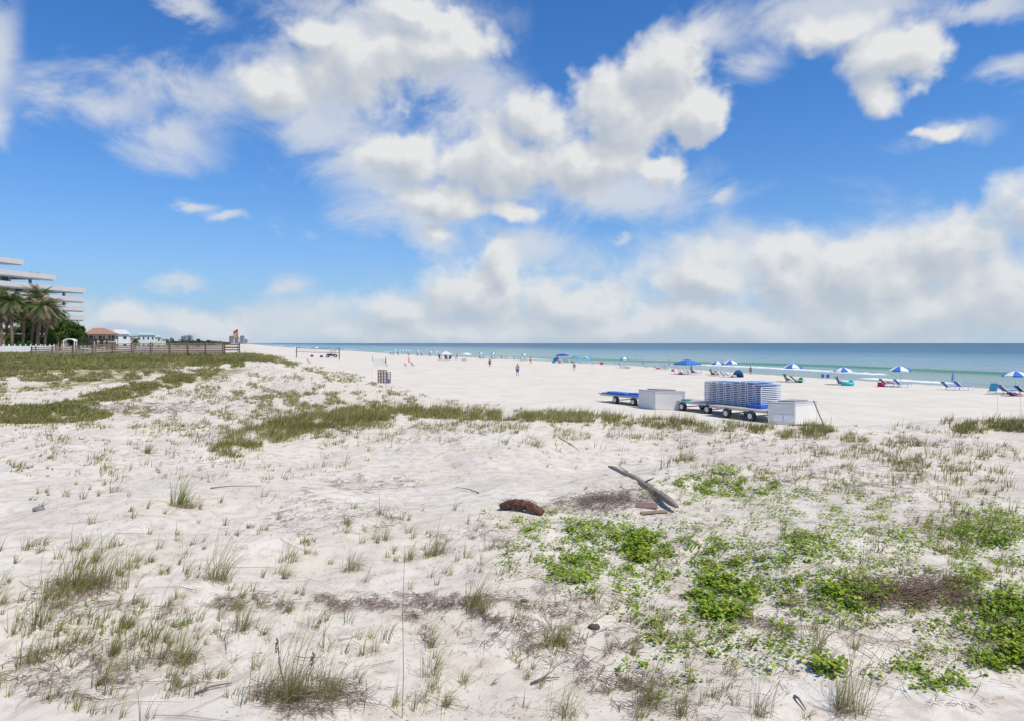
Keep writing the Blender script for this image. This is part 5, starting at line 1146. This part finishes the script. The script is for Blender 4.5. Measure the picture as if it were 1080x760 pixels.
# villa behind the palms
r, sc, o = house(8, 165, 'low pink stucco villa behind the palm trunks', rz=.6, name='villa'); MB().box((0, 5, 1.8), (26, 10, 4)).build('wall', M((.50, .36, .28), .85), r)
MB().box((0, 5, 3.95), (27, 11, .3)).build('roof', M((.5, .45, .4), .8), r); windows(r, [(-8, 1, 1.5, 1.6), (-3, 1, 1.5, 1.6), (2, 1, 1.5, 1.6), (7, 1, 1.5, 1.6)], 0)
# red roofed house
r, sc, o = house(107, 205, 'beige two storey house with red tiled hip roof', rz=.56); W_ = 27*sc; zt = 6+9.5*sc-o.z
MB().box((0, 5, zt/2-.6), (W_, 10, zt+1.2)).build('wall', M((.50, .42, .36), .85), r)
ro = MB(); k = W_/2+.9; ro.add([(-k, -.9, zt), (k, -.9, zt), (k, 10.9, zt), (-k, 10.9, zt), (-k*.42, 5, zt+6.8*sc), (k*.15, 5, zt+6.8*sc)], [(0, 1, 5, 4), (1, 2, 5), (2, 3, 4, 5), (3, 0, 4), (3, 2, 1, 0)]); ro.build('roof', M((.36, .19, .13), .8, 'roof_tile', .15, 2), r)
windows(r, [(-3.2+i*2.5, zt-2.2, 1.6, 1.7) for i in range(3)]+[(-3.5, .6, 1.6, 1.7)], 0, M((.10, .05, .04), .6)); MB().box((1.5, -.9, zt*.5), (W_*.62, 1.8, .2)).build('balcony', M((.6, .58, .55), .7), r)
mb = MB()
for x in (-2, .2, 2.4, 4.2): mb.box((x, -1.6, zt/2), (.22, .22, zt))
mb.build('column', M((.20, .13, .11), .7), r)
# white houses down the coast
def flat_house(px, Y, wpx, toppx, lab, wall=(.70, .70, .69), roofc=(.5, .5, .5), gable=False, nwin=3, floors=2, rz=.56, pitch=2.5):
    r, sc, o = house(px, Y, lab, rz=rz); w = wpx*sc; zt = 6+(HY-toppx)*sc-o.z
    MB().box((0, 5, zt/2-1), (w, 10, zt+2)).build('wall', M(wall, .8, var=.05), r)
    if gable:
        rf = MB(); k = w/2+.6; rf.add([(-k, -.6, zt), (k, -.6, zt), (k, 10.6, zt), (-k, 10.6, zt), (-k*.55, 5, zt+pitch*sc), (k*.55, 5, zt+pitch*sc)], [(0, 1, 5, 4), (1, 2, 5), (2, 3, 4, 5), (3, 0, 4), (3, 2, 1, 0)]); rf.build('roof', M(roofc, .7, var=.08), r)
    else: MB().box((0, 5, zt+.12), (w+.8, 10.8, .25)).build('roof', M(roofc, .7, var=.08), r)
    sp = []
    fh = zt/floors
    for f in range(floors):
        for i in range(nwin): sp.append((-w/2+w*(i+.25)/nwin, f*fh+fh*.32, w/nwin*.5, fh*.42))
    windows(r, sp, 0)
    return r
flat_house(112, 262, 22, 350, 'white three storey building rising behind the red roof', (.68, .68, .66), (.6, .6, .6), False, 4, 3)
flat_house(127.5, 250, 15, 352.5, 'white house with dark square windows right of the red roof', (.72, .72, .72), (.6, .6, .62), True, 2, 2, pitch=5)
flat_house(138.5, 262, 11, 354.5, 'small white annexe house with four dark windows', (.70, .70, .70), (.55, .55, .55), False, 3, 2)
flat_house(154, 300, 17, 353.5, 'white beach house with pale green metal roof', (.58, .64, .62), (.42, .54, .50), True, 4, 2, pitch=2.5)
flat_house(165, 330, 9, 355.5, 'pale yellow green small house next to the green roofed one', (.58, .60, .48), (.6, .6, .6), True, 2, 2, pitch=1.5)
flat_house(171.5, 380, 6, 357.5, 'small white distant house, last in the row', (.66, .66, .64), (.5, .5, .52), True, 2, 2, pitch=1.2)
def tower(px, Y, wpx, toppx, lab, col=(.40, .41, .43), nx=4, fl=9):
    o = ob_at(px, Y); sc = Y/F; r = empty('apartment_tower', o, .1, lab, 'apartment tower', 'distant apartment towers'); w = wpx*sc; zt = 6+(HY-toppx)*sc-o.z
    MB().box((0, 8, zt/2-3), (w, 16, zt+6)).build('wall', M(col, .8, var=.05), r); MB().box((0, 8, zt+1.2), (w*.4, 6, 2.4)).build('roof_house', M(col, .8, var=.05), r)
    mb = MB()
    for i in range(nx): mb.box((-w/2+w*(i+.5)/nx, -.1, zt/2+2), (w/nx*.55, .3, zt-8))
    mb.build('windows', M((.14, .17, .21), .3), r); mb = MB()
    for k in range(fl): mb.box((0, -.5, zt*(k+1)/fl-.5), (w*1.01, 1.4, .7))
    mb.build('balconies', M((.52, .52, .53), .7), r)
tower(193.5, 2300, 5, 354.8, 'grey apartment tower, left one of the pair beyond the boardwalk', (.30, .32, .35)); tower(199, 2350, 6, 354.0, 'paler apartment tower, right one of the pair beyond the boardwalk', (.45, .45, .46), 5)
tower(244, 2900, 4.5, 354.6, 'distant apartment tower left of the flags', (.46, .45, .46)); tower(249.5, 2950, 3.5, 355.5, 'distant apartment tower directly behind the flags', (.42, .40, .42), 3); tower(255, 2900, 3.6, 354.4, 'bluish distant apartment tower right of the flags', (.28, .33, .42), 3); tower(259, 3000, 3, 358, 'lowest distant apartment tower, nearest the sea', (.45, .45, .47), 3, 5)

# ------------------------------------------------------------------ trees
def crown_leaves(cen, rad, n, size, cols, drop=.0, seed=0, thin=0):
    """many leaf faces filling lumpy sub-clumps"""
    rs = np.random.default_rng(seed); k = 26; sub = rs.normal(0, 1, (k, 3)); sub /= np.linalg.norm(sub, axis=1)[:, None]; sub *= rs.uniform(.25, .85, (k, 1))**.7; sub = sub*np.array(rad)+np.array(cen)
    i = rs.integers(0, k, n); d = rs.normal(0, 1, (n, 3)); d /= np.linalg.norm(d, axis=1)[:, None]; p = sub[i]+d*rs.uniform(.3, 1, (n, 1))**.5*np.array(rad)*.36
    a = rs.uniform(0, 2*pi, n); e = rs.uniform(-.6, 1.2, n); u = np.stack([np.cos(a)*np.cos(e), np.sin(a)*np.cos(e), np.sin(e)], 1); v = np.cross(u, rs.normal(0, 1, (n, 3))); v /= np.linalg.norm(v, axis=1)[:, None]
    s = size*rs.uniform(.6, 1.4, (n, 1)); V = np.stack([p-u*s, p-v*s*.45, p+u*s, p+v*s*.45], 1).reshape(-1, 3)
    Q = (np.arange(n)*4)[:, None]+np.array([[0, 1, 2, 3]]); ct = cols[rs.integers(0, len(cols), k)][i]*rs.uniform(.7, 1.3, (n, 1)); return V, Q, np.repeat(ct, 4, 0)
TG = np.array([(.07, .15, .025), (.10, .19, .03), (.05, .10, .02), (.14, .21, .045)])
def tree(px, Y, wpx, toppx, lab, cols=TG, seed=1, low=.25, n=3500, name='broadleaf_tree', grp='trees by the hotel', size=.22):
    o = ob_at(px, Y); sc = Y/F; zt = 6+(HY-toppx)*sc-o.z; r = empty(name, o, 0, lab, 'tree', grp); w = wpx*sc/2
    mb = MB(); mb.tube([(0, 0, -.3), (.1, 0, zt*.3), (0, .1, zt*.6)], [.22, .17, .1], 8)
    for k in range(6): a = k*1.05+seed; mb.tube([(.05, 0, zt*(.25+.04*k)), (w*.5*cos(a), w*.5*sin(a), zt*.6), (w*.75*cos(a), w*.75*sin(a), zt*.78)], [.1, .06, .02], 5)
    mb.build('trunk', M((.12, .09, .07), .9), r)
    V, Q, Cc = crown_leaves((0, 0, zt*(low+1)/2), (w, w*.9, zt*(1-low)/2), n, size, cols, seed=seed); mesh_np('crown', V, [Q], MLEAF, r, col=Cc)
def palm(px, Y, toppx, lab, seed, dead=.25, R=3.6, tilt=(0, 0), droop=1.0):
    rs = random.Random(seed); o = ob_at(px, Y); sc = Y/F; zc = 6+(HY-toppx)*sc-o.z-1.6; r = empty('palm_tree', o, 0, lab, 'palm tree', 'palms by the hotel'); R *= 1.08
    top = Vector((tilt[0], tilt[1], zc)); mb = MB(); pts = [Vector((0, 0, -.3))]; rr = [.34]
    for k in range(1, 16): f = k/15; pts.append(Vector((top.x*f**1.6, top.y*f**1.6, zc*f))); rr.append(.26+.03*(k % 2)+(.10 if k > 12 else 0))
    mb.tube(pts, rr, 9); mb.build('trunk', M((.19, .14, .10), .9, 'palm_bark', .25, 4), r)
    V = []; Q = []; Cc = []; 
    for i in range(84):
        az_ = rs.uniform(0, 2*pi); el_ = rs.uniform(-1.35, 1.3); isd = el_ < -.3 or rs.random() < dead*.4+.12
        L_ = R*rs.uniform(.8, 1.1)*(.8 if el_ < -.35 else 1); col = np.array(rs.choice([(.34, .27, .18), (.26, .20, .14), (.42, .35, .24)]) if isd else rs.choice([(.09, .16, .03), (.12, .20, .04), (.19, .23, .07), (.06, .11, .03)]))*rs.uniform(.8, 1.2)
        p = top.copy(); d = Vector((cos(az_)*cos(el_), sin(az_)*cos(el_), sin(el_))); n = 14; sd = Vector((-sin(az_), cos(az_), 0)); P_ = []
        for j in range(n+1): P_.append(p.copy()); p += d*(L_/n); d.z -= .115*droop*(1 if el_ > -.3 else .6); d.normalize()
        for j in range(1, n+1):
            f = j/n; ll = .75*R/3.6*sin(pi*(.12+.85*f))**.7
            for s_d in (-1, 1):
                b0 = P_[j]; dd_ = (P_[j]-P_[j-1]).normalized(); tp = b0+(sd*s_d*.85+dd_*.55-Vector((0, 0, .45))).normalized()*ll; wv2 = dd_*.10
                i0 = len(V); V += [b0-wv2, b0+wv2, tp+wv2*.3, tp-wv2*.3]; Q.append((i0, i0+1, i0+2, i0+3)); Cc += [col]*4
        for j in range(n):
            i0 = len(V); w_ = .04; V += [P_[j]-sd*w_, P_[j]+sd*w_, P_[j+1]+sd*w_, P_[j+1]-sd*w_]; Q.append((i0, i0+1, i0+2, i0+3)); Cc += [col*.9]*4
    mesh_np('crown', np.array([tuple(v) for v in V]), [np.array(Q)], MLEAF, r, col=np.array(Cc))
palm(2, 150, 310, 'green palm at the left edge of the picture', 1, .3, 3.8, (-.5, 0)); palm(13, 142, 309.5, 'tall green palm, second from the left', 2, .3, 3.9, (-.6, .3)); palm(24, 146, 314, 'half brown palm, third from the left', 3, .8, 3.6, (.6, 0))
palm(33, 150, 308, 'tallest palm with brown fronds blown to the right', 4, 1.2, 4.2, (1.6, 0)); palm(39, 142, 316, 'brownish palm, second from the right of the palm row', 5, 1.1, 3.8, (1.3, 0)); palm(47, 148, 321, 'shorter yellow green palm, rightmost of the palm row', 6, .6, 3.6, (1.2, 0)); palm(-14, 146, 312, 'palm mostly outside the left edge', 7, .4, 3.8, (-.4, 0))
palm(7, 156, 322, 'lower palm between the two leftmost palms', 11, .5, 3.4)
palm(28, 158, 326, 'dark palm in the second row behind the half brown one', 12, .6, 3.4)
palm(43, 158, 330, 'shaggy palm in the second row near the tree', 13, .9, 3.4, (.8, 0))
palm(36.5, 156, 330, 'low dark palm hidden among the taller trunks', 9, .5, 3.2)
for a in [(63, 165, 26, 333, 'dark green tree filling the gap right of the palms'), (76, 160, 26, 337, 'round bright green tree left of the red roofed house'), (84, 158, 16, 342, 'smaller green tree touching the red roofed house'), (52, 152, 18, 352, 'low dark shrub like tree behind the picket fence'), (23, 155, 40, 345, 'broad dark tree behind the palm trunks'), (58, 172, 22, 325, 'yellow green tree behind the rightmost palm')]:
    tree(a[0], a[1], a[2], a[3], a[4], TG if a[0] != 58 else np.array([(.12, .16, .04), (.10, .13, .04)]), int(a[0]), .12, 5200, size=.20)
for px, Y, lab in ((22, 133, 'low leafy bush behind the picket fence, left one'), (30, 134, 'low leafy bush behind the picket fence, right one'), (84, 143, 'green bush at the left posts of the pergola'), (94, 146, 'green bush in the middle of the pergola')):
    tree(px, Y, 9, 360.5, lab, np.array([(.05, .15, .02), (.08, .2, .03)]), px, 0, 700, 'bush', 'bushes by the fence', .13)
palm(143, 255, 355.5, 'small palm in front of the white houses', 8, .1, 1.8)
# far wooded shore strip beyond the boardwalk
v = []; q_ = []; c_ = []
rs = np.random.default_rng(5)
n = 26000; tt_ = rs.uniform(520, 5200, n); ss_ = -rs.uniform(20, 300, n)*1.0-5; x = N[0]*ss_+D[0]*tt_; y = N[1]*ss_+D[1]*tt_; z = H(x, y)+rs.uniform(0, 1, n)**.6*(4.5+2.5*vn(tt_/60, ss_/60, 3))
u = rs.normal(0, 1, (n, 3)); u /= np.linalg.norm(u, axis=1)[:, None]; w = np.cross(u, rs.normal(0, 1, (n, 3))); w /= np.linalg.norm(w, axis=1)[:, None]; p = np.stack([x, y, z], 1); s = rs.uniform(1.0, 2.6, (n, 1))
V = np.stack([p-u*s, p-w*s*.7, p+u*s, p+w*s*.7], 1).reshape(-1, 3); Q = (np.arange(n)*4)[:, None]+np.array([[0, 1, 2, 3]])
tag(mesh_np('far_woods', V, [Q], MLEAF, None, col=np.repeat(np.array([(.05, .075, .04)])*rs.uniform(.6, 1.4, (n, 1)), 4, 0)), 'dark strip of far off trees along the coast', 'woods', kind='stuff')
for o in bpy.data.objects:
    if o.get('category') and (o.location.z < .06 or o.location.y > 2500) and o.location.length > 1: print('LOW', o['label'], tuple(round(v, 1) for v in o.location))
print('objects', len(bpy.data.objects), 'wheels z', w3_.location)
